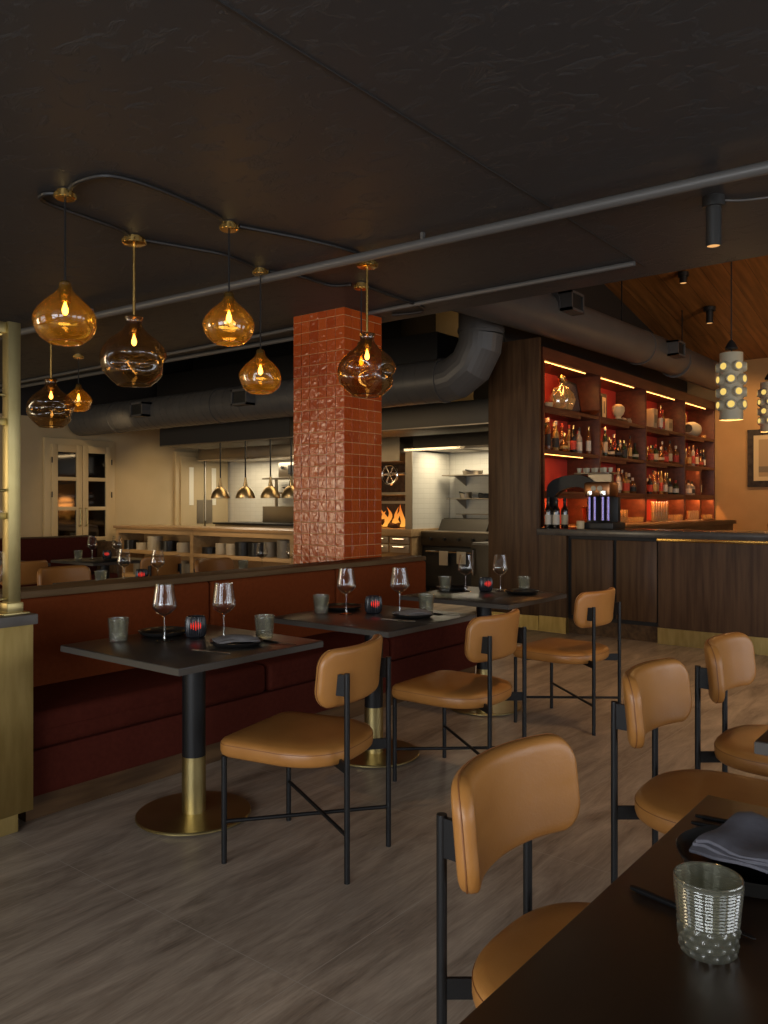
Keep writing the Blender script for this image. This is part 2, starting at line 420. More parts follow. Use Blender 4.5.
# double glazed cupboard doors in the cream wall
d1 = struct(MB().box(6.70, 12.13, 0, 7.96, 12.2, 2.40, .008).build('door_1', 'cream_trim'))
for k, x0 in enumerate((6.80, 7.335)):
    lf = MB()
    x1 = x0 + .525
    lf.box(x0, 12.085, .02, x0 + .10, 12.13, 2.30, .006); lf.box(x1 - .10, 12.085, .02, x1, 12.13, 2.30, .006)
    for za, zb in ((.02, .20), (.74, .80), (1.24, 1.30), (1.72, 1.78), (2.18, 2.30)): lf.box(x0 + .10, 12.085, za, x1 - .10, 12.13, zb, .004)
    leaf = lf.build('door_leaf', 'cream_trim', d1)
    MB().box(x0 + .10, 12.11, .20, x1 - .10, 12.12, 2.18).build('pane', 'pane', leaf)
    hx = x1 - .05 if k == 0 else x0 + .05
    MB().tube([(hx, 12.085, .98), (hx, 12.05, 1.0), (hx, 12.05, 1.26), (hx, 12.085, 1.28)], .011, 8).build('handle', 'brass', leaf)
    for z in (.4, 1.45, 2.0):
        hxx = x0 - .005 if k == 0 else x1 + .005
        MB().cyl((hxx, 12.08, z), (hxx, 12.08, z + .09), .010).build('hinge', 'black_metal', leaf)
# kitchen swing doors
d2 = struct(MB().box(9.22, 12.14, 0, 10.46, 12.2, 2.30, .008).build('door_2', 'cream_trim'))
for k, x0 in enumerate((9.31, 9.86)):
    lf = MB().box(x0, 12.10, .02, x0 + .53, 12.14, 2.22, .005).build('door_leaf', 'cream', d2)
    wx = x0 + (.18 if k == 0 else .16)
    MB().box(wx, 12.09, 1.32, wx + .10, 12.105, 2.02).build('pane', mat('lit frosted pane', (.85, .80, .66), .3), lf)
    px = x0 + (.36 if k == 0 else .02)
    MB().box(px, 12.09, .98, px + .15, 12.103, 1.42).build('push_plate', 'steel', lf)
    if k: MB().box(x0 - .012, 12.085, .02, x0 + .012, 12.11, 2.22).build('edge_guard', 'chrome', lf)

# ------------------------------------------------------------------ tiled pillar
cx0, cx1, cy0, cy1 = 4.63, 5.09, 4.05, 4.59
pil = thing('tiled_pillar', 'square pillar clad in glossy terracotta tiles behind the red banquette', 'pillar', (cx0, cy0, 0))
MB().box(.005, .005, 0, cx1 - cx0 - .005, cy1 - cy0 - .005, H_CEIL).build('core', 'grout', pil, flat=True)
tl = MB()
def tile_face(T, w, n):
    p = w / n
    z = H_CEIL - .058
    rows = [(z, H_CEIL)]
    while z > .01:
        rows.append((max(z - .088, 0), z)); z -= .088
    for i in range(n):
        for za, zb in rows:
            if zb - za < .012: continue
            g = .0022
            tx, tz = random.gauss(0, .006), random.gauss(0, .006)
            a, b = i * p + g, (i + 1) * p - g
            th = .005
            def d(u, v): return -th + tx * (u - (a + b) / 2) / 1 * 1.0 + tz * (v - (za + zb) / 2)
            q = [(a, za + g), (b, za + g), (b, zb - g), (a, zb - g)]
            k = .0015
            qi = [(a + k, za + g + k), (b - k, za + g + k), (b - k, zb - g - k), (a + k, zb - g - k)]
            tl.rings([[T @ Vector((u, 0, v)) for u, v in q], [T @ Vector((u, d(u, v) * .75, v)) for u, v in q], [T @ Vector((u, d(u, v), v)) for u, v in qi]], True, False, True)
W, D = cx1 - cx0, cy1 - cy0
tile_face(Matrix.Translation((0, .005, 0)), W, 5)                                                   # faces -Y
tile_face(Matrix.Translation((.005, D, 0)) @ Matrix.Rotation(R(-90), 4, 'Z'), D, 6)                 # faces -X
tile_face(Matrix.Translation((W, D - .005, 0)) @ Matrix.Rotation(R(180), 4, 'Z'), W, 5)
tile_face(Matrix.Translation((W - .005, 0, 0)) @ Matrix.Rotation(R(90), 4, 'Z'), D, 6)
tl.build('tile_cladding', 'zellige', pil, flat=True)

# ------------------------------------------------------------------ pipes, conduits on the ceiling
pp = MB().tube([(3.85, -4.5, 2.79), (3.72, .857, 2.79), (3.66, 2.13, 2.79), (3.55, 4.4, 2.79), (3.33, 8.5, 2.79), (3.2, 12.1, 2.79)], .028, 14)
pp = tag(pp.build('ceiling_pipe', 'pipe'), 'long straight grey painted pipe under the dark ceiling', 'pipe')
for y in (-.6, 2.6, 5.6, 9):
    x = 3.72 - .052 * (y - .857)
    MB().box(x - .012, y - .008, 2.80, x + .012, y + .008, H_CEIL - .001).build('pipe_clamp', 'pipe', pp)
def run(name, label, pts, r, m, cat='pipe', sm=6): return tag(MB().tube(pts, r, 8, smooth=sm).build(name, m), label, cat)
run('ceiling_pipe', 'thin grey pipe on the ceiling ending at the drywall seam', [(4.86, 1.88, 2.8335), (4.85, 3.5, 2.8335), (4.86, 4.0, 2.8335)], .016, 'pipe', sm=0)
run('ceiling_pipe', 'thin grey pipe on the ceiling beyond the tiled pillar', [(4.88, 4.66, 2.8335), (4.95, 6.1, 2.8335), (5.0, 12.1, 2.8335)], .016, 'pipe', sm=0)
run('ceiling_pipe', 'grey pipe under the edge of the dark ceiling near the duct', [(5.17, 4.66, 2.8295), (5.17, 6, 2.8295), (5.17, 12.1, 2.8295)], .02, 'pipe', sm=0)
zc = 2.838
def seg_run(label, pts, cut0=.058, cut1=.066):
    P = [Vector(p) for p in pts]
    P[0] = P[0] + (P[1] - P[0]).normalized() * cut0; P[-1] = P[-1] + (P[-2] - P[-1]).normalized() * cut1
    tag(MB().tube(P, .011, 8, smooth=6).build('conduit', 'conduit'), label, 'conduit')
LP = {k: (x, y, zc) for k, (x, y) in dict(a=(2.08, 3.58), b=(2.68, 3.90), c=(2.858, 3.31), d=(3.54, 3.80), e=(3.83, 3.163), f=(4.20, 3.52)).items()}
seg_run('black conduit looping from the first amber pendant canopy to the first smoky pendant', [LP['a'], (2.03, 3.69, zc), (2.10, 3.78, zc), (2.5, 3.83, zc), LP['b']])
seg_run('black conduit from the first smoky pendant canopy to the pendant beside the pillar', [LP['b'], (3.0, 3.79, zc), (3.2, 3.74, zc), LP['d']])
seg_run('black conduit from the pendant beside the pillar to the hidden amber pendant', [LP['d'], (3.80, 3.71, zc), (4.08, 3.70, zc), LP['f']])
seg_run('black conduit bowing from the first amber pendant to the middle amber pendant', [LP['a'], (2.05, 3.40, zc), (2.10, 3.24, zc), (2.3, 3.20, zc), (2.65, 3.24, zc), LP['c']])
seg_run('black conduit from the middle amber pendant to the smoky pendant before the pillar', [LP['c'], (3.26, 3.17, zc), (3.60, 3.10, zc), LP['e']])
seg_run('black conduit bending back beside the tiled pillar top', [LP['f'], (4.53, 3.54, zc), (4.90, 3.56, zc), (5.07, 3.62, zc), (5.08, 3.74, zc), (5.03, 3.90, zc)], .058, 0)

# ------------------------------------------------------------------ ducts
def diffuser(par, T):
    o = MB()
    for a in ((-.15, -.10, .15, -.075), (-.15, .075, .15, .10)): o.box(a[0], 0, a[1], a[2], .16, a[3], T=T)
    for a in ((-.15, -.125), (.125, .15)): o.box(a[0], 0, -.10, a[1], .16, .10, T=T)
    g = o.build('air_outlet', 'duct', par)
    q = MB().box(-.125, .13, -.075, .125, .14, .075, T=T)
    q.build('outlet_back', 'black', g)
    s = MB()
    for k in range(5): s.box(-.125, .03, -.068 + k * .03, .125, .05, -.062 + k * .03, T=T)
    s.build('blade', 'duct', g)
dx, dz, dr = 7.3, 2.69, .235
dk = thing('ventilation_duct', 'big dark round duct over the open kitchen with an elbow turning up', 'duct', (dx, 8, dz))
def rib_tube(pts, r, seg=28):
    m = MB(); m.tube(pts, r, seg); return m
rib_tube([(0, 4.1, 0), (0, -3.10, 0)], dr).build('duct_run', 'duct', dk)
sp = MB()
for k in range(46): 
    y = 4.0 - k * .15
    sp.tube([(math.cos(2 * PI * i / 20) * dr, y - .15 * i / 20, math.sin(2 * PI * i / 20) * dr) for i in range(20)], .006, 4)
sp.build('spiral_seam', 'duct', dk)
rr_ = .42
rib_tube([(0, -3.08, 0)] + [(0, -3.10 - rr_ * math.sin(R(a)), rr_ - rr_ * math.cos(R(a))) for a in (15, 45, 75)] + [(0, -3.52, .44)], dr).build('elbow', 'duct', dk, ang=12)
rib_tube([(0, -3.52, .43), (0, -3.52, 1.7)], dr).build('riser', 'duct', dk)
for y in (-3.06, .6, 3.0): MB().cyl((0, y - .02, 0), (0, y + .02, 0), dr + .010, seg=28).build('collar', 'duct', dk)
MB().cyl((0, -3.52, .46), (0, -3.52, .50), dr + .01, seg=28).build('collar', 'duct', dk)
for y in (2.05, -.15):
    diffuser(dk, Matrix.Translation((-dr + .03, y, .02)) @ Matrix.Rotation(R(90), 4, 'Z'))
bdx = thing('ventilation_duct', 'long brown lit round duct running above the bar shelves', 'duct', (8.3, 4.0, 3.42))
rib_tube([(-2.6, 0, -.12), (0, 0, -.04), (3.0, 0, .02), (5.6, 0, .02)], .225).build('duct_run', 'duct', bdx)
for x in (-.6, 2.2, 3.6): MB().cyl((x - .02, 0, 0), (x + .02, 0, 0.0), .235, seg=28).build('collar', 'duct', bdx)
for x in (-.45, 2.8):
    diffuser(bdx, Matrix.Translation((x, -.20, .03)) @ Matrix.Rotation(R(180), 4, 'Z'))
for x in (-.3, 1.6, 3.9): MB().cyl((x, 0, .2), (x, 0, 1.3), .008).build('hanger_rod', 'black_metal', bdx)
ch = tag(MB().box(8.7, 6.0, 2.85, 9.5, 12.0, 3.6, .02).box(9.5, 7.2, 2.85, 10.4, 12.0, 4.44).build('hood_chase', 'dark_paint'), 'dark boxed exhaust chase high above the kitchen hoods', 'duct')

# ================================================================== BANQUETTE
bq = thing('banquette', 'long rust red upholstered banquette with a wooden top rail', 'banquette', (1.76, 3.32, 0))
BX = [0, 1.38, 2.50, 3.60]
MB().box(0, .02, 0, 3.60, .68, .10).build('plinth', 'walnut', bq)
MB().box(0, 0, .10, 3.60, .68, .30, .012).build('seat_base', 'maroon_fabric', bq)
MB().box(0, .58, .30, 3.60, .70, .896).build('back_board', 'walnut', bq)
for a, b in zip(BX[:-1], BX[1:]):
    MB().box(a + .006, -.015, .302, b - .006, .53, .462, .035, 4).build('seat_cushion', 'maroon_fabric', bq)
    MB().box(a + .004, .475, .40, b - .004, .60, .897, .025, 4).build('back_cushion', 'red_fabric', bq)
    MB().tube([(a + .05, -.016, .385), (b - .05, -.016, .385)], .0025, 6).build('seam', 'maroon_fabric', bq)
MB().box(-.0, .470, .897, 3.58, .70, .932, .005).build('top_rail', 'rail_wood', bq)

# ================================================================== CHAIRS
def make_chair(label):
    t = thing('dining_chair', label, 'chair')
    # seat: flat front, round back
    ol = []
    N = 48
    hw = lambda y: .252
    fr, cr = .268, .06
    ol = [(.248 - cr + cr * math.cos(R(a)), fr - cr + cr * math.sin(R(a))) for a in range(0, 91, 15)]
    ol += [(-.248 + cr - cr * math.cos(R(a)), fr - cr + cr * math.sin(R(a))) for a in range(90, -1, -15)]
    for k in range(1, 30):
        a = PI + PI * k / 30
        ex = .74
        ca_, sa_ = math.cos(a), math.sin(a)
        ol.append((.256 * math.copysign(abs(ca_) ** ex, ca_), .03 + .262 * math.copysign(abs(sa_) ** ex, sa_)))
    seat = MB().loft(ol, [(.0, .402), (.86, .402), (.955, .405), (.985, .412), (1.0, .425), (1.0, .447), (.988, .458), (.965, .465), (.90, .472), (.7, .477), (.4, .479), (0, .479)]).build('seat', 'leather', t, ang=60)
    MB().tube([(x * .996, y * .996, .452) for x, y in ol], .0014, 5, closed=True).build('piping', 'leather_seam', seat)
    # backrest: rounded panel bent forward at its ends
    L, Hh, r, y0, k, zc, Rr = .258, .107, .068, -.242, 1.12, .729, .024
    def bend(s, z, off):
        s2 = s
        y = y0 + k * s2 * s2
        dy = 2 * k * s2
        n = Vector((-dy, 1, 0)).normalized()
        lean = -.10 * (z - zc)
        return Vector((s2 * (1 - .10 * (s2 / L) ** 2), y + lean, z)) + n * off
    nu, nv = 40, 20
    def hw_at(z):
        d = abs(z - zc)
        if d <= Hh - r: return L
        q = d - (Hh - r)
        return L - r + math.sqrt(max(r * r - q * q, 0))
    bm = MB()
    grid = {}
    us = [-math.cos(PI * i / nu) * .35 + (-1 + 2 * i / nu) * .65 for i in range(nu + 1)]
    vs = [-math.cos(PI * i / nu * nu / nv) * .6 + (-1 + 2 * i / nv) * .4 for i in range(nv + 1)]
    for side in (1, -1):
        for i, u in enumerate(us):
            for j, v in enumerate(vs):
                z = zc + Hh * v; w = hw_at(z)
                s = u * w
                ds = w - abs(s)
                dz_ = Hh - abs(z - zc)
                # distance to the rounded border
                qx, qz = abs(s) - (L - r), abs(z - zc) - (Hh - r)
                if qx > 0 and qz > 0: d = r - math.hypot(qx, qz)
                else: d = min(L - abs(s), Hh - abs(z - zc))
                d = max(d, 0)
                e = math.sqrt(max(0, 1 - (1 - min(d, Rr) / Rr) ** 2))
                border = i in (0, nu) or j in (0, nv)
                key = (0 if border else side, i, j)
                if key not in grid:
                    grid[key] = bm.bm.verts.new(bend(s, z, 0 if border else side * (.006 + .016 * e)))
    for side in (1, -1):
        for i in range(nu):
            for j in range(nv):
                q = []
                for a, b in ((i, j), (i + 1, j), (i + 1, j + 1), (i, j + 1)):
                    bd = a in (0, nu) or b in (0, nv)
                    q.append(grid[(0 if bd else side, a, b)])
                try: bm.bm.faces.new(q)
                except ValueError: pass
    bmesh.ops.remove_doubles(bm.bm, verts=bm.bm.verts, dist=1e-5)
    back = bm.build('backrest', 'leather', t, ang=80)
    rim = []
    for x, z in rrect(L, Hh, r, 6):
        rim.append((x, z))
    full = []
    for (x, z), (x2, z2) in zip(rim, rim[1:] + rim[:1]):
        n = max(1, int(math.hypot(x2 - x, z2 - z) / .03))
        for q in range(n): full.append((x + (x2 - x) * q / n, z + (z2 - z) * q / n))
    MB().tube([bend(x * .996, zc + z * .994, -.006) for x, z in full], .0018, 5, closed=True).build('piping', 'leather_seam', back)
    fl, bk = (.228, .235), (.175, -.262)
    for sx in (-1, 1):
        MB().cyl((sx * fl[0], fl[1], 0), (sx * fl[0], fl[1], .405), .0105).build('leg', 'black_metal', t)
        MB().cyl((sx * bk[0], bk[1], 0), (sx * bk[0], bk[1], .750), .0105).build('leg', 'black_metal', t)
        m = MB(); y1 = y0 + k * bk[0] ** 2 - .018
        m.box(sx * bk[0] - .006, bk[1], .668, sx * bk[0] + .006, y1 + .012, .745).build('back_bracket', 'black_metal', t)
    for sx in (-1, 1):
        a, b = Vector((sx * bk[0], bk[1], 0)), Vector((-sx * .19, .19, 0)); d = b - a
        TT = Matrix.Translation(a) @ Matrix.Rotation(math.atan2(d.y, d.x), 4, 'Z')
        MB().box(0, -.004, .388, d.length, .004, .428 + .001 * sx, T=TT).build('seat_bracket', 'black_metal', t)
    for sx in (-1, 1):
        MB().cyl((sx * fl[0], fl[1], .163 + .006 * sx), (-sx * bk[0], bk[1], .163 + .006 * sx), .0075, seg=10).build('stretcher', 'black_metal', t)
    return t

chair = make_chair('tan leather chair pushed up to the first table beside the brass cabinet')
chair.location = (2.30, 2.195, 0); chair.rotation_euler = (0, 0, R(13)); chair['group'] = 'tan leather dining chairs'
CG = 'tan leather dining chairs'
dup(chair, (3.375, 2.19, 0), R(2), 'tan leather chair at the middle banquette table', CG)
dup(chair, (4.665, 2.235, 0), R(-2), 'tan leather chair at the banquette table closest to the bar', CG)
dup(chair, (1.491, .635, 0), R(180), 'tan leather chair at the dark brown table with the cut glass tumbler', CG)
dup(chair, (2.567, .728, 0), R(180), 'tan leather chair second in the row beyond the tumbler table', CG)
dup(chair, (3.286, .70, 0), R(180), 'tan leather chair nearest the bar on the side without the banquette', CG)

# ================================================================== TABLES ALONG THE BANQUETTE
def make_table(label):
    t = thing('pedestal_table', label, 'table')
    top = MB().box(-.39, -.405, .722, .39, .405, .75, .003).build('tabletop', 'black_top', t)
    ed = MB()
    for a in ((-.3915, -.405, -.389, .405), (.389, -.405, .3915, .405), (-.39, -.4065, .39, -.404), (-.39, .404, .39, .4065)): ed.box(a[0], a[1], .7225, a[2], a[3], .7465)
    ed.build('lit_edge_band', 'lit_grey_edge', top)
    MB().cyl((0, 0, .26), (0, 0, .722), .050, seg=32).build('post', 'black_metal', t)
    MB().cyl((0, 0, .012), (0, 0, .26), .0515, seg=32).build('brass_sleeve', 'brass', t)
    MB().lathe([(0, .004), (.243, .004), (.247, .007), (.247, .013), (.243, .017), (0, .019)], 64).build('base_plate', 'brass', t)
    MB().lathe([(.02, 0), (.225, 0), (.225, .0045), (.02, .0045)], 32).build('foot_ring', 'black', t)
    MB().box(-.2, -.03, .705, .2, .03, .722).build('top_plate', 'black_metal', t)
    return t
TB = [(2.258, 2.845), (3.405, 2.765), (4.645, 2.825)]
TG = 'pedestal tables along the banquette'
tb = make_table('black square pedestal table by the brass cabinet, first along the banquette')
tb.location = (TB[0][0], TB[0][1], 0); tb['group'] = TG
dup(tb, (TB[1][0], TB[1][1], 0), 0, 'black square pedestal table in the middle of the banquette row', TG)
dup(tb, (TB[2][0], TB[2][1], 0), 0, 'black square pedestal table closest to the bar, last along the banquette', TG)

# ------------------------------------------------------------------ tableware
def make_wine_glass():
    t = thing('wine_glass', 'wine glass', 'glass')
    th = .0016
    prof = [(.0405, .252), (.0425, .235), (.047, .205), (.0525, .172), (.0545, .155), (.0525, .147), (.040, .131), (.024, .119), (.010, .112), (.0035, .105)]
    inner = [(r - th, z + (.0012 if i > 4 else 0)) for i, (r, z) in enumerate(prof[:-1])]
    MB().lathe([(.0015, .1145)] + list(reversed(inner)) + prof, 28).build('bowl', 'clear', t, ang=70)
    MB().lathe([(.0038, .106), (.0032, .09), (.003, .05), (.0034, .02), (.006, .008)], 12).build('stem', 'clear_stem', t, ang=80)
    MB().lathe([(.006, .008), (.018, .0045), (.037, .0022), (.0385, .0012), (.037, 0), (.001, 0)], 28).build('foot', 'clear_stem', t, ang=70)
    return t
def make_tumbler():
    """cut glass tumbler: fine grid above, bold studs below"""
    t = thing('tumbler', 'tumbler', 'glass')
    def rad(z): return .0355 + .0095 * (z / .100)
    n = 34; o = MB(); rs = []
    rows = 44
    for j in range(rows + 1):
        z = .100 * j / rows; ring = []
        for i in range(n * 2):
            a = 2 * PI * i / (n * 2)
            r = rad(z)
            if z < .040: r += .0036 * max(0, math.cos(a * 14 + PI * (int(z / 0.0100) % 2))) * abs(math.sin(PI * z / 0.0100))
            elif z < .097: r += .0017 * (1 if (i % 2 and j % 2) else -.2)
            ring.append((r * math.cos(a), r * math.sin(a), z))
        rs.append(ring)
    inn = []
    for j in range(0, 8):
        z = .100 - (.090 * j / 7); r = rad(z) - .0028
        inn.append([(r * math.cos(2 * PI * i / (n * 2)), r * math.sin(2 * PI * i / (n * 2)), z) for i in range(n * 2)])
    o.rings(rs + inn, True, True, True)
    o.build('cup_wall', 'smoke_cut', t, ang=40)
    rim = MB().tube([((rad(.100) - .0014) * math.cos(2 * PI * i / 40), (rad(.100) - .0014) * math.sin(2 * PI * i / 40), .1002) for i in range(40)], .0016, 6, closed=True)
    rim.build('rim', 'smoke_cut', t)
    return t
def make_candle():
    t = thing('candle_holder', 'candle', 'candle holder')
    n = 28; o = MB(); rs = []
    prof = [(.034, 0), (.041, .006), (.046, .025), (.047, .05), (.045, .072), (.041, .088), (.039, .094)]
    for r, z in prof:
        rs.append([((r + (.0022 if i % 2 else -.001)) * math.cos(2 * PI * i / (n * 2)), (r + (.0022 if i % 2 else -.001)) * math.sin(2 * PI * i / (n * 2)), z) for i in range(n * 2)])
    for r, z in ((.035, .094), (.037, .07), (.038, .03), (.03, .012)):
        rs.append([(r * math.cos(2 * PI * i / (n * 2)), r * math.sin(2 * PI * i / (n * 2)), z) for i in range(n * 2)])
    o.rings(rs, True, True, True)
    o.build('ribbed_glass', 'votive', t, ang=20)
    # the flame's red light coming through the ribs on the side towards the aisle
    g = MB()
    for k in range(-2, 3):
        a = R(-128 + k * 12.8); h = .022 - .004 * abs(k)
        zc_ = .056
        for q in (-1, 1):
            pass
        c = Vector((.0475 * math.cos(a), .0475 * math.sin(a), zc_)); u = Vector((-math.sin(a), math.cos(a), 0)) * .0026; nrm = Vector((math.cos(a), math.sin(a), 0)) * .0012
        g.rings([[c - u * .2 + Vector((0, 0, -h)), c + u * .2 + Vector((0, 0, -h)), c + u * .2 + Vector((0, 0, -h)) + nrm],
                 [c - u, c + u, c + nrm], [c - u * .2 + Vector((0, 0, h)), c + u * .2 + Vector((0, 0, h)), c + u * .2 + Vector((0, 0, h)) + nrm]])
    g.build('glowing_slit', 'red_glow', t)
    MB().cyl((0, 0, .013), (0, 0, .03), .019).build('tealight', 'cream_plate', t)
    return t
def make_plate(m='dark_plate', rr=.115, h=.022):
    t = MB().lathe([(.0, .004), (rr * .62, .004), (rr * .86, .011), (rr * .985, h), (rr, h - .001), (rr * .98, h - .005), (rr * .86, .004), (rr * .60, 0), (0, 0)], 48).build('dinner_plate', m, ang=50)
    return t
def make_napkin(w, d, layers, m, sag=.006, seed=1):
    """folded napkin: stacked layers with a soft fold"""
    rnd = random.Random(seed); o = MB()
    for l in range(layers):
        z0 = l * .006; ww, dd = w * (1 - .03 * l), d * (1 - .05 * l)
        nx, ny = 16, 10; ph = rnd.random() * 6
        def zz(u, v): return z0 + sag * math.sin(3.1 * u + ph) * .5 + .004 * math.sin(5 * v + ph * 2) - (.007 * (abs(u) ** 4 + abs(v) ** 6)) + .007
        for s_ in (0,):
            top = [[Vector((u * ww / 2 + .006 * math.sin(4 * v + ph), v * dd / 2, zz(u, v) + .0052)) for u in [-1 + 2 * i / nx for i in range(nx + 1)]] for v in [-1 + 2 * j / ny for j in range(ny + 1)]]
            bot = [[p - Vector((0, 0, .005)) for p in row] for row in top]
            vt = [[o.bm.verts.new(p) for p in row] for row in top]; vb = [[o.bm.verts.new(p) for p in row] for row in bot]
            for j in range(ny):
                for i in range(nx):
                    o.bm.faces.new((vt[j][i], vt[j][i + 1], vt[j + 1][i + 1], vt[j + 1][i])); o.bm.faces.new((vb[j][i], vb[j + 1][i], vb[j + 1][i + 1], vb[j][i + 1]))
            for j in range(ny):
                for i in (0, nx): o.bm.faces.new((vt[j][i], vt[j + 1][i], vb[j + 1][i], vb[j][i]))
            for i in range(nx):
                for j in (0, ny): o.bm.faces.new((vt[j][i], vt[j][i + 1], vb[j][i + 1], vb[j][i]))
    return o.build('folded_napkin', m, ang=60)
def make_knife():
    o = MB()
    o.loft([(x, y) for x, y in rrect(.005, .05, .0045, 3)], [(.7, 0), (1, .002), (1, .006), (.7, .0075)])
    b = MB().loft([(.0, -.05), (.008, -.052), (.0085, -.10), (.005, -.142), (.0, -.15), (-.003, -.145), (-.003, -.05)], [(1, .003), (1, .0045)])
    t = thing('table_knife', 'knife', 'cutlery')
    o.build('handle', 'black_metal', t); b.build('blade', 'black_metal', t)
    return t
def make_fork():
    t = thing('table_fork', 'fork', 'cutlery')
    MB().loft([(x, y) for x, y in rrect(.0045, .05, .004, 3)], [(.7, 0), (1, .002), (1, .005), (.7, .0065)]).build('handle', 'steel', t)
    h = MB().box(-.002, .048, .002, .002, .08, .005).box(-.010, .08, .003, .010, .10, .0055, .001)
    for k in range(4): h.box(-.010 + k * .0058, .10, .003, -.0074 + k * .0058, .14, .0055)
    h.build('tines', 'steel', t)
    return t
TZ = .7502
names = ['the table by the brass cabinet', 'the middle banquette table', 'the banquette table near the bar']
settings = [
    dict(g=[(2.207, 2.985), (2.405, 2.82)], tu=[(2.081, 3.145), (2.540, 2.70)], can=(2.363, 2.965), pl=(2.31, 3.13), pr=(2.335, 2.655), nap=True),
    dict(g=[(3.362, 2.925), (3.577, 2.72)], tu=[(3.30, 3.055), (3.69, 2.62)], can=(3.488, 2.835), pl=(3.50, 3.075), pr=(3.50, 2.575), nap=True),
    dict(g=[(4.745, 3.035), (4.90, 2.85)], tu=[(4.66, 3.15), (5.0, 2.72)], can=(4.83, 2.925), pl=(4.775, 3.165), pr=(4.86, 2.66), nap=False),
]
W0 = make_wine_glass(); U0 = make_tumbler(); C0 = make_candle()
P0 = tag(make_plate(), 'plate', 'plate'); used = set()
def place(proto, loc, rz, label, group):
    if proto.name not in used:
        used.add(proto.name); o = proto; o.location = loc; o.rotation_euler = (0, 0, rz); o['label'] = label; o['group'] = group; return o
    return dup(proto, loc, rz, label, group)
WG, UG, KG, PG = 'wine glasses', 'cut glass tumblers', 'red glowing candle holders', 'black dinner plates'
for nm, s in zip(names, settings):
    place(W0, (*s['g'][0], TZ), 0, 'wine glass banquette side of the candle on ' + nm, WG)
    place(W0, (*s['g'][1], TZ), .3, 'wine glass chair side of the candle on ' + nm, WG)
    place(U0, (*s['tu'][0], TZ), 0, 'smoky cut glass tumbler on the banquette side of ' + nm, UG)
    place(U0, (*s['tu'][1], TZ), .2, 'smoky cut glass tumbler on the chair side of ' + nm, UG)
    place(C0, (*s['can'], TZ), 0, 'black ribbed candle holder glowing red on ' + nm, KG)
    place(P0, (*s['pl'], TZ), 0, 'black plate on the banquette side of ' + nm, PG)
    place(P0, (*s['pr'], TZ), 0, 'black plate on the chair side of ' + nm, PG)
    if s['nap']:
        n = tag(make_napkin(.185, .105, 2, 'napkin_grey', seed=len(nm)), 'charcoal folded napkin lying on the plate on ' + nm, 'napkin', 'charcoal folded napkins')
        n.location = (s['pr'][0], s['pr'][1], TZ + .018); n.rotation_euler = (0, 0, R(-25))
f0 = make_fork(); kn0 = make_knife()
FG = 'steel forks'; NG = 'black table knives'
for nm, (x, y) in zip(names[:2], [(2.165, 2.56), (3.345, 2.50)]):
    place(f0, (x, y, TZ), R(12), 'thin steel fork beside the napkin plate on ' + nm, FG)
    place(kn0, (x + .31, y + .035, TZ), R(4), 'black knife beside the napkin plate on ' + nm, NG)

# ================================================================== NEAR TABLES
def near_table(x0, x1, y0, y1, label):
    t = thing('dining_table', label, 'table', ((x0 + x1) / 2, (y0 + y1) / 2, 0))
    hx, hy = (x1 - x0) / 2, (y1 - y0) / 2
    top = MB().box(-hx, -hy, .715, hx, hy, .75, .004).build('tabletop', 'dark_table', t)
    e = MB()
    for a in ((-hx - .002, -hy, -hx, hy), (hx, -hy, hx + .002, hy)): e.box(a[0], a[1], .717, a[2], a[3], .746)
    e.build('lit_edge_band', 'lit_grey_edge', top)  # end edges only, with the light on them in the strip colour
    MB().cyl((0, 0, .02), (0, 0, .715), .05, seg=24).build('post', 'black_metal', t)
    MB().lathe([(0, .0), (.22, .0), (.225, .006), (.22, .016), (.05, .02), (0, .02)], 40).build('base_plate', 'brass', t)
    return t
near_table(.22, 1.752, -.28, .522, 'dark brown wooden table with a plate, blue napkin and cut glass tumbler')
near_table(2.222, 3.0, -.28, .545, 'table beside the second chair, mostly past the edge of view')
place(U0, (1.141, .339, TZ), R(8), 'smoky cut glass tumbler on the dark brown table in front of the plate', UG)
pb = tag(make_plate(rr=.118, h=.032), 'black shallow bowl plate under the blue napkin on the dark brown table', 'plate', PG)
pb.location = (1.425, .355, TZ)
nb = tag(make_napkin(.19, .21, 3, 'napkin', .010, 5), 'slate blue folded napkin on the bowl plate on the dark brown table', 'napkin')
nb.location = (1.455, .325, TZ + .029); nb.rotation_euler = (0, 0, R(-8))
kb = place(kn0, (1.575, .448, TZ), R(8), 'black knife beyond the blue napkin on the dark brown table', NG)
kc = place(kn0, (1.612, .452, TZ), R(6), 'second black knife beyond the blue napkin, at the table end', NG)
kd = place(kn0, (1.235, .44, TZ), R(-12), 'black knife on the dark brown table between plate and tumbler', NG)

# ================================================================== BRASS CABINET AND SHELF FRAME
bc = thing('brass_cabinet', 'low brass clad service cabinet with a grey stone top', 'cabinet', (.55, 3.22, 0))
MB().box(0, 0, .09, 1.18, .78, .86, .003).build('body', 'brass_panel', bc)
MB().box(.02, .05, 0, 1.14, .76, .09).build('toe_kick', 'brass_panel', bc)
MB().box(-.02, -.02, .86, 1.19, .80, .902, .004).build('stone_top', 'stone', bc)
sf = thing('shelf_frame', 'brass tube shelf frame standing on the stone topped cabinet', 'shelf', (.575, 3.275, .902))
Zs = [.065, .405, .51, .79, .90, 1.175]
for x in (0, 1.09):
    for y in (0, .55):
        p = MB().box(x - .026, y - .026, .012, x + .026, y + .026, 1.20, .002, T=None).build('post', 'brass', sf)
        MB().box(x - .034, y - .034, .008, x + .034, y + .034, .05, .003).build('post_foot', 'brass', p)
        MB().box(x - .055, y - .045, 0, x + .055, y + .045, .009, .002).build('base_plate', 'brass', p)
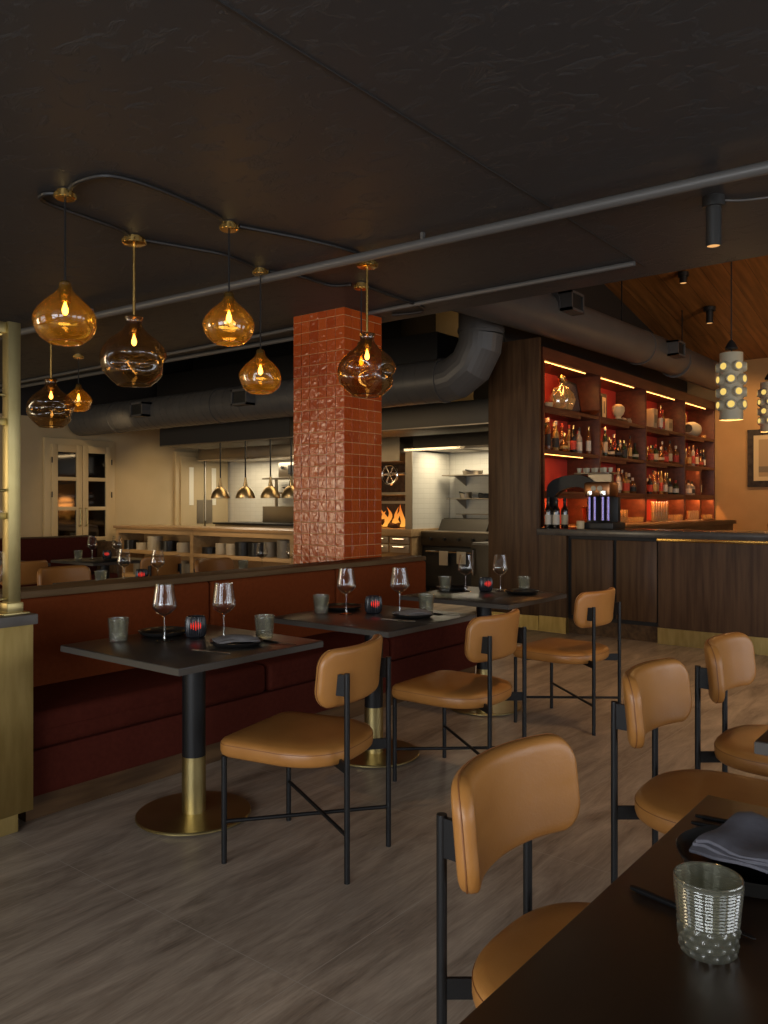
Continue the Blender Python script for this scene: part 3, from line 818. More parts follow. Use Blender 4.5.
for z, r in zip(Zs, (.006, .014, .006, .014, .006, .022)):
    for y in (0, .55):
        if r > .01: MB().box(.026, y - r * .6, z - r, 1.064, y + r * .6, z + r, .002).build('rail', 'brass', sf)
        else: MB().cyl((.026, y, z), (1.064, y, z), r).build('rail', 'brass', sf)
for z in (.405, .79):
    MB().box(.03, .0, z + .014, 1.06, .55, z + .022).build('glass_shelf', 'clear', sf)
for z in (1.175,):
    for x in (0, 1.09): MB().box(x - .015, .026, z - .02, x + .015, .524, z + .02, .002).build('rail', 'brass', sf)
place(W0, (1.64, 3.385, .9025), 0, 'wine glass beside the brass post on the stone cabinet top', WG)

# ================================================================== PENDANT LAMPS
def dents(ds, H):
    def fn(p):
        q = p.copy()
        for a, z, w, dp in ds:
            d = math.hypot(*( (math.atan2(p.y, p.x) - a + PI) % (2 * PI) - PI, (p.z - z) / H * 2.2))
            f = math.exp(-(d / w) ** 2)
            rr = math.hypot(p.x, p.y)
            if rr > .02:
                k = max(.2, 1 - dp * f); q.x *= k; q.y *= k
        return q
    return fn
def pendant(kind, label, x, y, zglobe, rad_, seed, group):
    """zglobe: height of the fattest part of the glass"""
    rnd = random.Random(seed)
    t = thing('pendant_lamp', label, 'pendant lamp', (x, y, H_CEIL), 0, group)
    cr = .046 if kind == 'cord' else .062
    cn = MB().lathe([(0, -.005), (cr * .80, -.005), (cr * .80, -.018), (cr, -.018), (cr, -.042), (cr * .9, -.046), (0, -.046)], 28).build('canopy', 'bright_brass', t)
    for k in range(8):
        a = 2 * PI * k / 8
    kn = MB()
    for k in range(12):
        a = 2 * PI * k / 12
        kn.cyl((cr * math.cos(a), cr * math.sin(a), -.022), (cr * math.cos(a), cr * math.sin(a), -.040), .006, seg=6)
    kn.build('knurling', 'bright_brass', cn)
    MB().cyl((0, 0, .003), (0, 0, -.012), cr * .55, seg=20).build('junction_box', 'pipe', t)
    zg = zglobe - H_CEIL
    s = rad_
    if kind == 'cord':
        prof = [(.19, 1.17), (.195, 1.05), (.30, .86), (.56, .62), (.80, .38), (.95, .15), (1.0, -.04), (.97, -.27), (.85, -.52), (.66, -.70), (.52, -.77)]
    else:
        prof = [(.28, 1.24), (.235, 1.12), (.26, .98), (.42, .78), (.70, .56), (.90, .32), (1.0, .02), (.96, -.28), (.83, -.50), (.63, -.70), (.50, -.80)]
    # smooth the silhouette
    P = [Vector((a, b, 0)) for a, b in prof]; Q = []
    for i in range(len(P) - 1):
        a, b, c, d = P[max(i - 1, 0)], P[i], P[i + 1], P[min(i + 2, len(P) - 1)]
        for k in range(4):
            q = k / 4
            Q.append(.5 * (2 * b + (c - a) * q + (2 * a - 5 * b + 4 * c - d) * q * q + (3 * b - a - 3 * c + d) * q ** 3))
    Q.append(P[-1])
    pr = [(v.x * s, v.y * s) for v in Q]
    if kind == 'cord': ds = [(rnd.uniform(-PI, PI), rnd.uniform(-.4, .25) * s, rnd.uniform(.45, .7), rnd.uniform(-.05, .10)) for _ in range(7)]
    else: ds = [(a + rnd.uniform(-.2, .2), rnd.uniform(-.28, .02) * s, rnd.uniform(.30, .38), rnd.uniform(.26, .36)) for a in (-2.75, -1.75, -.7, .5, 1.6)]
    f0 = dents(ds, s)
    sh = MB(); sh.lathe(pr, 72, fn=f0)
    g = sh.build('glass_shade', 'amber' if kind == 'cord' else 'smoke_amber', t, ang=180)
    g.location = (0, 0, zg)
    r0 = pr[-1][0]
    rm = MB().tube([f0(Vector((r0 * math.cos(2 * PI * i / 40), r0 * math.sin(2 * PI * i / 40), pr[-1][1]))) for i in range(40)], .0035, 6, closed=True).build('rim', 'amber' if kind == 'cord' else 'smoke_amber', g)
    top = zg + (1.15 if kind == 'cord' else 1.20) * s
    if kind == 'cord':
        MB().cyl((0, 0, -.045), (0, 0, top), .0045, seg=8).build('cord', 'black_metal', t)
    else:
        MB().cyl((0, 0, -.045), (0, 0, top), .008, seg=10).build('rod', 'bright_brass', t)
    sr = .027 if kind == 'cord' else .030
    sk = MB().lathe([(0, .012), (sr * .7, .012), (sr, 0), (sr, -.085), (sr * .8, -.09), (0, -.09)], 20)
    if kind != 'cord': sk.lathe([(sr, .0), (.26 * s, .012), (.275 * s, .006), (sr, -.012)], 28)
    sko = sk.build('socket', 'bright_brass', t); sko.location = (0, 0, top)
    bz = top - .09
    b = MB().lathe([(.008, 0), (.012, -.012), (.022, -.035), (.024, -.05), (.019, -.064), (.008, -.073), (0, -.075)], 16).build('bulb', 'bulb', t)
    b.location = (0, 0, bz); b.scale = (.62, .62, .8)
    l = bpy.data.lights.new('pendant_light', 'POINT'); l.energy = .9; l.color = (1, .60, .24); l.shadow_soft_size = .03
    lo = bpy.data.objects.new('pendant_light', l); COL.objects.link(lo); lo.parent = t; lo.location = (0, 0, bz - .10)
    return t
GC, GR = 'amber cord pendants', 'smoky rod pendants'
pendant('cord', 'amber glass pendant on a black cord closest to the brass shelf frame', 2.08, 3.58, 2.235, .146, 1, GC)
pendant('rod', 'large smoky dimpled glass pendant on a brass rod, first of the row', 2.68, 3.90, 2.166, .184, 22, GR)
pendant('cord', 'amber glass pendant on a black cord in front of the tiled pillar row', 2.858, 3.31, 2.31, .135, 3, GC)
pendant('cord', 'small amber glass pendant hanging just beside the terracotta pillar', 3.54, 3.80, 2.165, .136, 4, GC)
pendant('rod', 'large smoky glass pendant on a brass rod in front of the terracotta pillar', 3.83, 3.163, 2.165, .184, 25, GR)
pendant('cord', 'amber pendant hidden behind the smoky globe before the terracotta pillar', 4.20, 3.52, 2.30, .12, 6, GC)
pendant('rod', 'smoky glass pendant with a coiled dimple beside the brass shelf frame', 3.44, 6.13, 2.12, .185, 27, GR)
pendant('cord', 'farthest amber pendant, overlapping a smoky globe near the cream wall', 4.455, 7.42, 2.385, .132, 8, GC)

# ------------------------------------------------------------------ ceiling spots
def spot(label, x, y, z, h=.19, r=.036, mr=.052):
    t = thing('ceiling_spotlight', label, 'spotlight', (x, y, z), 0)
    MB().cyl((0, 0, .004), (0, 0, -.05), mr, seg=24).build('mount', 'lamp_body', t)
    b = MB().lathe([(0, -.05), (r, -.05), (r, -.05 - h), (r * .86, -.05 - h), (r * .86, -.04 - h), (0, -.04 - h)], 24).build('lamp_body', 'lamp_body', t)
    MB().cyl((0, 0, -.046 - h), (0, 0, -.043 - h), r * .84, seg=20).build('lamp_face', 'lamp_face', t)
    return t
sp1 = spot('black tube spotlight on the dark ceiling near the bar', 4.09, 1.19, H_CEIL)
run('lamp_cable', 'thin black cable running along the ceiling to the tube spotlight', [(4.14, 1.16, 2.842), (4.24, .95, 2.842), (4.3, .2, 2.842), (4.3, -2, 2.842)], .006, 'pipe', 'cable')
spot('small black spotlight on the cedar ceiling above the patterned pendant', 12.22, 3.61, vz(12.22) - .01, .18, .05, .085)
spot('small black spotlight on the cedar ceiling above the round duct', 11.0, 3.59, vz(11.0) - .01, .09, .05, .07)

# ================================================================== BAR COUNTER
bar = thing('bar_counter', 'walnut fronted bar counter with a grey stone top and brass kick', 'bar counter', (7.78, 0, 0))
MB().box(.02, -3, .155, .60, 2.785, 1.02).build('front_panel', 'walnut_v', bar)
MB().box(.0, -3, .0, .60, 2.785, .155).build('kick_plate', 'brass_panel', bar)
MB().box(.06, 2.785, .0, .60, 3.74, .155).build('plinth', 'walnut', bar)
MB().box(.0, 3.74, .165, .60, 4.05, 1.02).build('end_panel', 'walnut_v', bar)
MB().box(-.01, 3.74, .0, .60, 4.05, .165).build('kick_plate', 'brass_panel', bar)
MB().box(.05, 2.785, .155, .58, 3.74, 1.02).build('recess', 'black', bar)
for a, b in ((3.245, 3.69), (2.80, 3.205)):
    MB().box(.015, a, .20, .05, b, .985, .003).build('door', 'walnut_v', bar)
MB().box(.008, 2.80, .99, .016, 3.70, 1.015).build('finger_rail', 'black', bar)
MB().box(-.045, -3, 1.022, .62, 4.06, 1.09, .005).build('stone_top', 'dark_stone', bar)
MB().box(-.040, -3, .990, .0195, 2.78, 1.0215, .001).build('brass_trim', 'bright_brass', bar)

wp = tag(MB().box(7.80, 4.06, .155, 7.84, 4.69, 3.13, .003).box(7.84, 4.225, .155, 8.149, 4.67, 3.10).build('panel', 'walnut_v'), 'x', 'x')
wp.name = 'walnut_screen'; wp['label'] = 'tall walnut clad end wall between the kitchen and the bar shelves'; wp['category'] = 'screen'
MB().box(7.785, 4.064, 0, 7.84, 4.69, .155).build('kick_plate', 'brass_panel', wp)

# ================================================================== BACK BAR SHELVES
SX0, SX1, SY0, SY1 = 8.15, 14.53, 4.20, 4.67
dv = [8.175, 9.70, 11.28, 12.95, 14.50]
zs = [1.47, 1.94, 2.43]
bs = thing('bar_shelf', 'tall reddish wooden bar shelf with lit bays full of bottles', 'shelf unit', (SX0, SY0, 0))
MB().box(0, .44, 1.09, SX1 - SX0, .465, 3.05).build('back_panel', 'shelf_back', bs)
MB().box(0, .0, 2.965, SX1 - SX0, .47, 3.10).build('top_board', 'shelf_wood', bs)
for x in dv: MB().box(x - SX0 - .022, .0, 1.09, x - SX0 + .022, .44, 2.965, .002).build('divider', 'shelf_wood', bs)
for z in zs:
    for a, b in zip(dv[:-1], dv[1:]):
        MB().box(a - SX0 + .022, .004, z - .022, b - SX0 - .022, .44, z + .022, .002).build('shelf_board', 'shelf_wood', bs)
xm = 13.75
MB().box(xm - SX0 - .02, .004, 1.09, xm - SX0 + .02, .44, 1.918).build('divider', 'shelf_wood', bs)
def led(x0, x1, z, strip=True, e=3.0):
    if strip: MB().box(x0 - SX0, .06, z - .004, x1 - SX0, .070, z).build('led_strip', 'led', bs)
    else: MB().box(x0 - SX0 - .02, .006, z - .034, x1 - SX0 + .02, .018, z).build('light_valance', 'shelf_wood', bs)
    l = bpy.data.lights.new('led_light', 'AREA'); l.shape = 'RECTANGLE'; l.size = x1 - x0; l.size_y = .012; l.energy = e; l.color = (1, .40, .10)
    lo = bpy.data.objects.new('led_light', l); COL.objects.link(lo); lo.location = ((x0 + x1) / 2, SY0 + (.09 if strip else .032), z - .012); lo.rotation_euler = (R(28), 0, 0)
for a, b in zip(dv[:-1], dv[1:]):
    led(a + .04, b - .30, 2.962, True, 3.4)
    led(a + .06, a + .95, 2.406, False, 2.6)
    led(a + .06, a + (1.15 if a < 8.2 else .85), 1.916, a < 8.2, 2.4)
    led(a + .06, b - .06, 1.446, False, 11.0)
bcx = tag(MB().box(8.42, 3.66, 0, 13.62, 4.19, 1.03).box(8.42, 3.62, 1.03, 13.66, 4.19, 1.088, .004).build('back_counter', 'walnut'), 'low walnut back counter below the lit bar shelves', 'counter')
bcl = tag(MB().box(8.18, 4.20, 0, 14.5, 4.64, 1.086).build('base_cabinet', 'walnut'), 'walnut base cabinet under the lit bar shelves', 'cabinet')

# ------------------------------------------------------------------ bottles
BC = {'amber': (.30, .10, .015), 'green': (.03, .06, .018), 'clear': (.55, .50, .42), 'dark': (.015, .010, .008), 'red': (.30, .03, .015), 'pale gold': (.50, .32, .09), 'blue': (.04, .06, .12)}
BM = {k: glass('bottle glass ' + k, tuple(min(1, math.sqrt(c) * 1.15) for c in v), .05, .14, .7, diffuse=(*v, .45)) for k, v in BC.items()}
LBL = {'cream': mat('cream paper label', (.50, .40, .26), .8), 'red': mat('red paper label', (.42, .05, .03), .8), 'black': mat('black paper label', (.02, .02, .02), .7), 'white': mat('white paper label', (.62, .56, .46), .8), 'gold': mat('gold paper label', (.48, .30, .09), .6)}
CAP = {'black': M['black'], 'gold': M['bright_brass'], 'red': LBL['red'], 'cork': mat('cork stopper', (.35, .21, .10), .9), 'white': LBL['white']}
SHAPES = {
    'tall': [(.034, 0), (.037, .006), (.037, .185), (.034, .205), (.018, .235), (.0145, .25), (.0145, .315)],
    'squat': [(.048, 0), (.052, .006), (.052, .12), (.046, .145), (.020, .165), (.016, .175), (.016, .215)],
    'round': [(.032, 0), (.046, .02), (.052, .06), (.046, .105), (.022, .135), (.016, .15), (.0155, .215)],
    'slim': [(.028, 0), (.030, .006), (.030, .22), (.027, .24), (.014, .268), (.0125, .28), (.0125, .335)],
    'square shouldered': [(.042, 0), (.044, .005), (.044, .165), (.040, .178), (.017, .186), (.0155, .195), (.0155, .25)],
}
_bcache = {}
def bottle_mesh(shape, col, lab, cap):
    k = (shape, col, lab, cap)
    if k in _bcache: return _bcache[k]
    pr = SHAPES[shape]; o = MB()
    sq = 4 if shape == 'square shouldered' else 0
    o.lathe(pr, 18, cap0=True, cap1=True, mi=0)
    rb = max(r for r, z in pr); zt = [z for r, z in pr if r > rb * .95]
    za, zb = (zt[0] + zt[-1]) * .5 - .30 * max(zt[-1] - zt[0], .06), (zt[0] + zt[-1]) * .5 + .28 * max(zt[-1] - zt[0], .06)
    def rat(z):
        for (r0, z0), (r1, z1) in zip(pr[:-1], pr[1:]):
            if z0 <= z <= z1: return r0 + (r1 - r0) * (z - z0) / max(z1 - z0, 1e-6)
        return rb
    o.lathe([(rat(za + (zb - za) * k_ / 4) + .0007, za + (zb - za) * k_ / 4) for k_ in range(5)], 18, mi=1)
    r, z = pr[-1]
    o.lathe([(r + .001, z - .03), (r + .0015, z - .028), (r + .0015, z + .012), (r * .8, z + .014)], 14, cap0=True, cap1=True, mi=2)
    ob = o.build('bottle', [BM[col], LBL[lab], CAP[cap]])
    me = ob.data; bpy.data.objects.remove(ob); _bcache[k] = me
    return me
ORD = ['first', 'second', 'third', 'fourth', 'fifth', 'sixth', 'seventh', 'eighth', 'ninth', 'tenth', 'eleventh', 'twelfth']
def bottle(shape, col, lab, cap, loc, label, group, sc_=1.0):
    o = bpy.data.objects.new('bottle', bottle_mesh(shape, col, lab, cap)); COL.objects.link(o)
    o.location = loc; o.scale = (sc_, sc_, sc_); o.rotation_euler = (0, 0, random.uniform(-1, 1))
    return tag(o, label, 'bottle', group)
bays = ['first bay', 'second bay', 'third bay', 'fourth bay']
rnd = random.Random(11)
def row(bay, z, shelf, x0, x1, n, y=4.30, pal=None, big=1.0):
    for i in range(n):
        shape = rnd.choice(list(SHAPES)); col = rnd.choice(pal or ['amber', 'amber', 'green', 'clear', 'dark', 'red', 'pale gold', 'amber'])
        lab = rnd.choice(['cream', 'white', 'red', 'black', 'gold', 'cream']); cap = rnd.choice(list(CAP))
        x = x0 + (x1 - x0) * (i + .5) / n + rnd.uniform(-.006, .006)
        bottle(shape, col, lab, cap, (x, y + (.085 if i % 2 else 0) + rnd.uniform(-.012, .012), z + .0225), f'{shape} {col} bottle, {lab} label, {ORD[i]} along the {shelf} shelf of the {bays[bay]}', f'bottles on the {shelf} shelf of the {bays[bay]}', big * rnd.uniform(.92, 1.12))
row(0, 1.94, 'middle', 8.40, 9.60, 11)
row(1, 1.94, 'middle', 10.04, 11.17, 11)
row(2, 1.94, 'middle', 11.66, 12.84, 11)
row(3, 1.94, 'middle', 13.38, 14.40, 10)
row(1, 1.47, 'lower', 10.04, 11.17, 10)
row(2, 1.47, 'lower', 11.66, 12.84, 11)
row(3, 1.47, 'lower', 13.36, 13.66, 3)
bottle('slim', 'red', 'cream', 'cork', (14.12, 4.33, 1.4925), 'slim red bottle alone in the narrow end bay of the lower shelf', 'bottles on the lower shelf of the end bay')
# wine bottles on the bar counter end
wb = [(7.95, 4.03), (7.87, 3.99), (7.96, 3.94), (7.87, 3.90), (7.95, 3.84)]
for i, (x, y) in enumerate(wb):
    bottle('tall', 'dark', 'white' if i % 2 else 'cream', 'black', (x, y, 1.0905), f'dark wine bottle with a pale label, {ORD[i]} of the cluster on the bar end', 'wine bottles on the bar end', 1.0)

# row of tumblers and glasses on the back counter
def glass_mesh(h, r0, r1):
    o = MB().lathe([(0, .012), (r0 * .85, .012), (r1 - .004, h), (r1, h), (r1 * .98, h * .8), (r0, .0), (0, 0)], 24, fn=lambda p: Vector((p.x * (1 + .07 * math.cos(8 * math.atan2(p.y, p.x))), p.y * (1 + .07 * math.cos(8 * math.atan2(p.y, p.x))), p.z)))
    ob = o.build('bar_glass', 'gold_lit_glass'); me = ob.data; bpy.data.objects.remove(ob); return me
GM = {'short tumbler': glass_mesh(.09, .036, .042), 'tall glass': glass_mesh(.145, .030, .036), 'coupe sized tumbler': glass_mesh(.075, .034, .045)}
def bar_glasses(kind, bay, x0, x1, nx, rows, layers, z=1.0885, y0=4.24):
    k = 0
    h = {'short tumbler': .09, 'tall glass': .145, 'coupe sized tumbler': .075}[kind]
    for l in range(layers):
        for j in range(rows):
            for i in range(nx):
                o = bpy.data.objects.new('bar_glass', GM[kind]); COL.objects.link(o)
                o.location = (x0 + (x1 - x0) * (i + .5) / nx, y0 + .10 * j, z + l * (h + .003))
                lay = 'lower layer' if layers > 1 and l == 0 else ('upper layer' if layers > 1 else 'row')
                tag(o, f'amber lit {kind}, {ORD[i]} in the {["front","rear"][j]} {lay}, {bays[bay]} counter', 'glass', f'{kind}s on the counter of the {bays[bay]}')
bar_glasses('short tumbler', 1, 10.12, 10.66, 5, 2, 2)
bar_glasses('coupe sized tumbler', 1, 10.70, 11.22, 5, 1, 1)
bar_glasses('tall glass', 2, 11.62, 12.26, 6, 1, 2)
bar_glasses('short tumbler', 2, 12.32, 12.90, 5, 1, 1)
bar_glasses('tall glass', 3, 13.22, 13.70, 5, 1, 1)
bar_glasses('coupe sized tumbler', 3, 13.98, 14.40, 4, 1, 1)

# ------------------------------------------------------------------ things on the top shelf
z3 = 2.4525
dec = thing('glass_decanter', 'big clear glass figure decanter with gold stopper in the first top bay', 'decanter', (8.84, 4.31, z3))
MB().lathe([(.07, 0), (.11, .01), (.13, .06), (.15, .13), (.13, .20), (.07, .27), (.035, .30), (.03, .33), (.04, .335)], 28, fn=lambda p: Vector((p.x * (1 + .12 * math.sin(5 * math.atan2(p.y, p.x))), p.y * (1 + .12 * math.sin(5 * math.atan2(p.y, p.x))), p.z))).build('body', 'gold_lit_glass', dec)
MB().lathe([(.028, .33), (.045, .36), (.05, .39), (.03, .42), (0, .43)], 16).build('stopper', 'bright_brass', dec)
for s_ in (-1, 1): MB().tube([(s_ * .10, 0, .22), (s_ * .19, 0, .24), (s_ * .21, 0, .17), (s_ * .15, 0, .10)], .014, 8, smooth=5).build('arm', 'gold_lit_glass', dec)
fp = thing('framed_picture', 'dark framed picture leaning at the back of the first top bay', 'picture', (9.40, 4.40, z3), R(6))
lean = Matrix.Rotation(R(-10), 4, 'X')
a_ = MB(); a_.box(-.22, -.012, 0, .22, .012, .43, T=lean); a_.build('frame', 'black', fp)
MB().box(-.19, -.014, .03, .19, -.0125, .40, T=lean).build('picture_face', 'art_grey', fp)
tag(MB().lathe([(.05, 0), (.10, .015), (.13, .05), (.12, .05), (.09, .02), (0, .012)], 24).build('shallow_bowl', 'copper'), 'copper shallow bowl beside the leaning picture on the top shelf', 'bowl').location = (9.52, 4.27, z3)
tag(MB().lathe([(.04, 0), (.05, .01), (.055, .05), (.045, .055), (0, .04)], 24).build('small_bowl', 'bone'), 'small bone coloured bowl before the glass decanter', 'bowl').location = (8.42, 4.27, z3)
pf = thing('framed_card', 'narrow upright framed card in the second top bay', 'picture', (10.26, 4.40, z3))
MB().box(-.09, -.012, 0, .09, .012, .36, .003).build('frame', 'black', pf); MB().box(-.06, -.0145, .05, .06, -.0125, .31).build('card', 'art_paper', pf)
MB().box(-.02, -.016, .10, .02, -.0146, .26).build('printed_band', 'art_band', pf)
sk = thing('sculpture', 'bone coloured rounded sculpture on a low stand in the second top bay', 'sculpture', (10.52, 4.30, z3))
MB().box(-.15, -.08, 0, .15, .08, .03, .008).build('stand', 'walnut', sk)
MB().lathe([(0, .03), (.05, .035), (.045, .07), (.08, .10), (.10, .15), (.095, .20), (.05, .235), (0, .245)], 24, fn=lambda p: Vector((p.x * 1.15, p.y * .8, p.z))).build('round_form', 'bone', sk)
MB().tube([(.10, -.02, .05), (.17, -.03, .045), (.21, 0, .035)], .018, 8, smooth=4).build('side_piece', 'bone', sk)
tag(MB().lathe([(.03, 0), (.05, .01), (.045, .06), (.03, .08), (.035, .09), (0, .09)], 20).build('small_jar', 'grey_plate'), 'small grey jar at the end of the second top bay', 'jar').location = (10.98, 4.34, z3)
for i, (x, w, h) in enumerate(((11.88, .16, .30), (12.52, .20, .20))):
    b = thing('carton', ['tall cream carton at the start of the third top bay', 'low cream carton beside the bottles in the third top bay'][i], 'box', (x, 4.36, z3))
    MB().box(-w / 2, -.08, 0, w / 2, .08, h, .004).build('carton_body', 'art_paper', b); MB().box(-w * .3, -.082, h * .3, w * .3, -.0805, h * .7).build('carton_label', 'art_sand', b)
tag(MB().lathe([(.06, 0), (.08, .015), (.085, .16), (.06, .20), (.05, .22), (.055, .235), (0, .235)], 24).build('jar', 'bone'), 'cream lidded jar behind the tall carton on the top shelf', 'jar').location = (12.06, 4.44, z3)
bottle('slim', 'red', 'white', 'gold', (12.20, 4.32, z3), 'slim red bottle standing beside the jar in the third top bay', 'bottles in the third top bay', 1.1)
bottle('tall', 'pale gold', 'red', 'red', (12.33, 4.34, z3), 'pale gold bottle with a red label in the third top bay', 'bottles in the third top bay', 1.0)
vs_ = thing('vase', 'wide white vase lying with a dark mouth in the last top bay', 'vase', (13.66, 4.32, z3))
TV = Matrix.Translation((0, 0, .125)) @ Matrix.Rotation(R(-90), 4, 'Y')
MB().lathe([(.0, -.24), (.08, -.235), (.115, -.16), (.125, -.02), (.115, .10), (.085, .17), (.08, .20), (.07, .20), (.065, .12), (.0, .05)], 28, T=TV).build('body', 'white_ceramic', vs_)
MB().cyl((-.185, 0, .125), (-.195, 0, .125), .072, seg=20).build('mouth', 'soot', vs_)
br_ = thing('dried_branch', 'dried leafy branch standing behind the white vase', 'branch', (13.70, 4.47, z3))
stems = MB(); lv = MB()
for k in range(7):
    a = -.5 + k * .17; top = Vector((math.sin(a) * .30, .0, .42 * math.cos(a * .8)))
    stems.tube([(0, 0, 0), (top.x * .4, 0, top.z * .55), tuple(top)], .004, 5, smooth=4)
    for q in range(5):
        p = top * (.55 + .1 * q)
        lv.loft([(p.x + .028 * math.cos(t_) * (1 if q % 2 else .7), p.z + .012 * math.sin(t_)) for t_ in (0, 1.05, 2.1, 3.14, 4.2, 5.24)], [(1, 0)]) if False else lv.rings([[(p.x + (.032 * math.cos(t_) + .01 * math.sin(t_)), -.002, p.z + .014 * math.sin(t_)) for t_ in (0, 1.05, 2.1, 3.14, 4.2, 5.24)], [(p.x + (.032 * math.cos(t_) + .01 * math.sin(t_)), .002, p.z + .014 * math.sin(t_)) for t_ in (0, 1.05, 2.1, 3.14, 4.2, 5.24)]])
stems.build('stem', 'dry_leaf', br_); lv.build('leaves', 'dry_leaf', br_)
tag(MB().lathe([(0, .003), (.03, .003), (.042, .07), (.044, .07), (.033, 0), (0, 0)], 20).build('bar_glass', 'gold_lit_glass'), 'small empty glass at the far end of the top shelf', 'glass').location = (14.28, 4.32, z3)

# ------------------------------------------------------------------ espresso machine with arched frame on the bar end
es = thing('espresso_machine', 'dark arched espresso machine with cups on top at the bar end', 'espresso machine', (8.08, 3.74, 1.0905))
arch = []
TA = Matrix.Rotation(R(-90), 4, 'Z') @ Matrix.Scale(.98, 4)   # local x runs along -Y of the room
outer = [(-.36, .0), (-.36, .38), (-.33, .50), (-.20, .565), (0, .58), (.14, .54), (.22, .44), (.24, .30), (.24, 0)]
inner = [(.10, 0), (.10, .26), (.16, .30), (.155, .37), (.10, .435), (0, .45), (-.14, .42), (-.25, .36), (-.27, .30), (-.27, 0)]
def smooth2(P, n=5):
    V = [Vector((a, b, 0)) for a, b in P]; Q = []
    for i in range(len(V) - 1):
        a, b, c, d = V[max(i - 1, 0)], V[i], V[i + 1], V[min(i + 2, len(V) - 1)]
        for k in range(n):
            q = k / n
            Q.append(.5 * (2 * b + (c - a) * q + (2 * a - 5 * b + 4 * c - d) * q * q + (3 * b - a - 3 * c + d) * q ** 3))
    Q.append(V[-1]); return [(v.x, v.y) for v in Q]
out_c = smooth2([(-.36, .0), (-.36, .36), (-.33, .49), (-.20, .56), (0, .58), (.14, .54), (.22, .44), (.24, .30), (.24, 0)], 6)
in_c = smooth2([(-.27, .0), (-.27, .30), (-.25, .37), (-.14, .43), (0, .45), (.09, .42), (.125, .35), (.12, .26), (.12, 0)], 6)
ar = MB()
rs = []
for (a, b), (c, d) in zip(out_c, in_c):
    rs.append([TA @ Vector((a, -.05, b)), TA @ Vector((a, .05, b)), TA @ Vector((c, .05, d)), TA @ Vector((c, -.05, d))])
ar.rings(rs, True, True, True); ar.build('arch_frame', 'lamp_body', es)
m_ = MB(); m_.box(.10, -.11, .34, .40, .14, .50, .03, T=TA); m_.build('boiler_body', 'copper', es)
m_ = MB(); m_.box(.0, -.13, .582, .40, .15, .60, .006, T=TA).box(.12, -.02, .49, .38, .04, .585, T=TA); ct = m_.build('cup_tray', 'steel', es)
m_ = MB(); m_.box(.10, -.17, 0, .46, .17, .07, .01, T=TA); m_.build('drip_tray', 'lamp_body', es)
m_ = MB(); m_.box(.12, .06, .07, .42, .14, .34, .01, T=TA); m_.build('rear_panel', 'lamp_body', es)
for k, x in enumerate((.16, .22, .31, .37)):
    m_ = MB(); m_.cyl(TA @ Vector((x, -.08, .09)), TA @ Vector((x, -.08, .34)), .020); m_.build('group_column', 'violet_reflect_chrome', es)
for x in (.19, .34):
    m_ = MB(); m_.cyl(TA @ Vector((x, -.14, .36)), TA @ Vector((x, -.14, .40)), .035, seg=18).cyl(TA @ Vector((x, -.15, .37)), TA @ Vector((x + .02, -.27, .35)), .011); m_.build('portafilter', 'chrome', es)
m_ = MB()
for x in (.22, .29): m_.lathe([(.028, 0), (.03, .004), (.026, .01), (0, .012)], 16, T=TA @ Matrix.Translation((x, -.112, .43)) @ Matrix.Rotation(R(90), 4, 'X'))
m_.build('gauge', 'cream_plate', es)
cupm = None
for i in range(8):
    x = .03 + .048 * i
    o = MB().lathe([(0, .003), (.016, .003), (.024, .05), (.026, .05), (.019, 0), (0, 0)], 14).build('espresso_cup', 'white_ceramic') if cupm is None else bpy.data.objects.new('espresso_cup', cupm)
    if cupm is None: cupm = o.data
    else: COL.objects.link(o)
    p = TA @ Vector((x, -.05 + .04 * (i % 2), 0))
    o.location = (8.08 + p.x, 3.74 + p.y, 1.0905 + .60 * .98 + .0005)
    tag(o, f'small pale cup on the espresso machine tray, {ORD[i]} from the arch', 'cup', 'cups on the espresso machine')
tag(MB().lathe([(.03, 0), (.04, .005), (.042, .08), (.038, .085), (0, .08)], 20).build('sugar_jar', 'bone'), 'small pale jar on the bar between wine bottles and espresso machine', 'jar').location = (7.86, 3.62, 1.0905)
ck = thing('ice_bucket', 'copper bucket with a brass rim behind the espresso machine', 'bucket', (8.72, 3.86, 1.0885))
MB().lathe([(0, .01), (.09, .01), (.12, .22), (.125, .22), (.095, 0), (0, 0)], 28).build('bucket_wall', 'copper', ck)
MB().tube([(.125 * math.cos(2 * PI * i / 30), .125 * math.sin(2 * PI * i / 30), .22) for i in range(30)], .006, 6, closed=True).build('rim', 'bright_brass', ck)
tag(MB().lathe([(0, .004), (.03, .004), (.04, .02), (.045, .07), (.040, .09), (.034, .09), (0, .08)], 24).build('bar_cup', 'black'), 'small black cup at the open end of the bar top', 'cup').location = (7.98, 1.80, 1.0905)

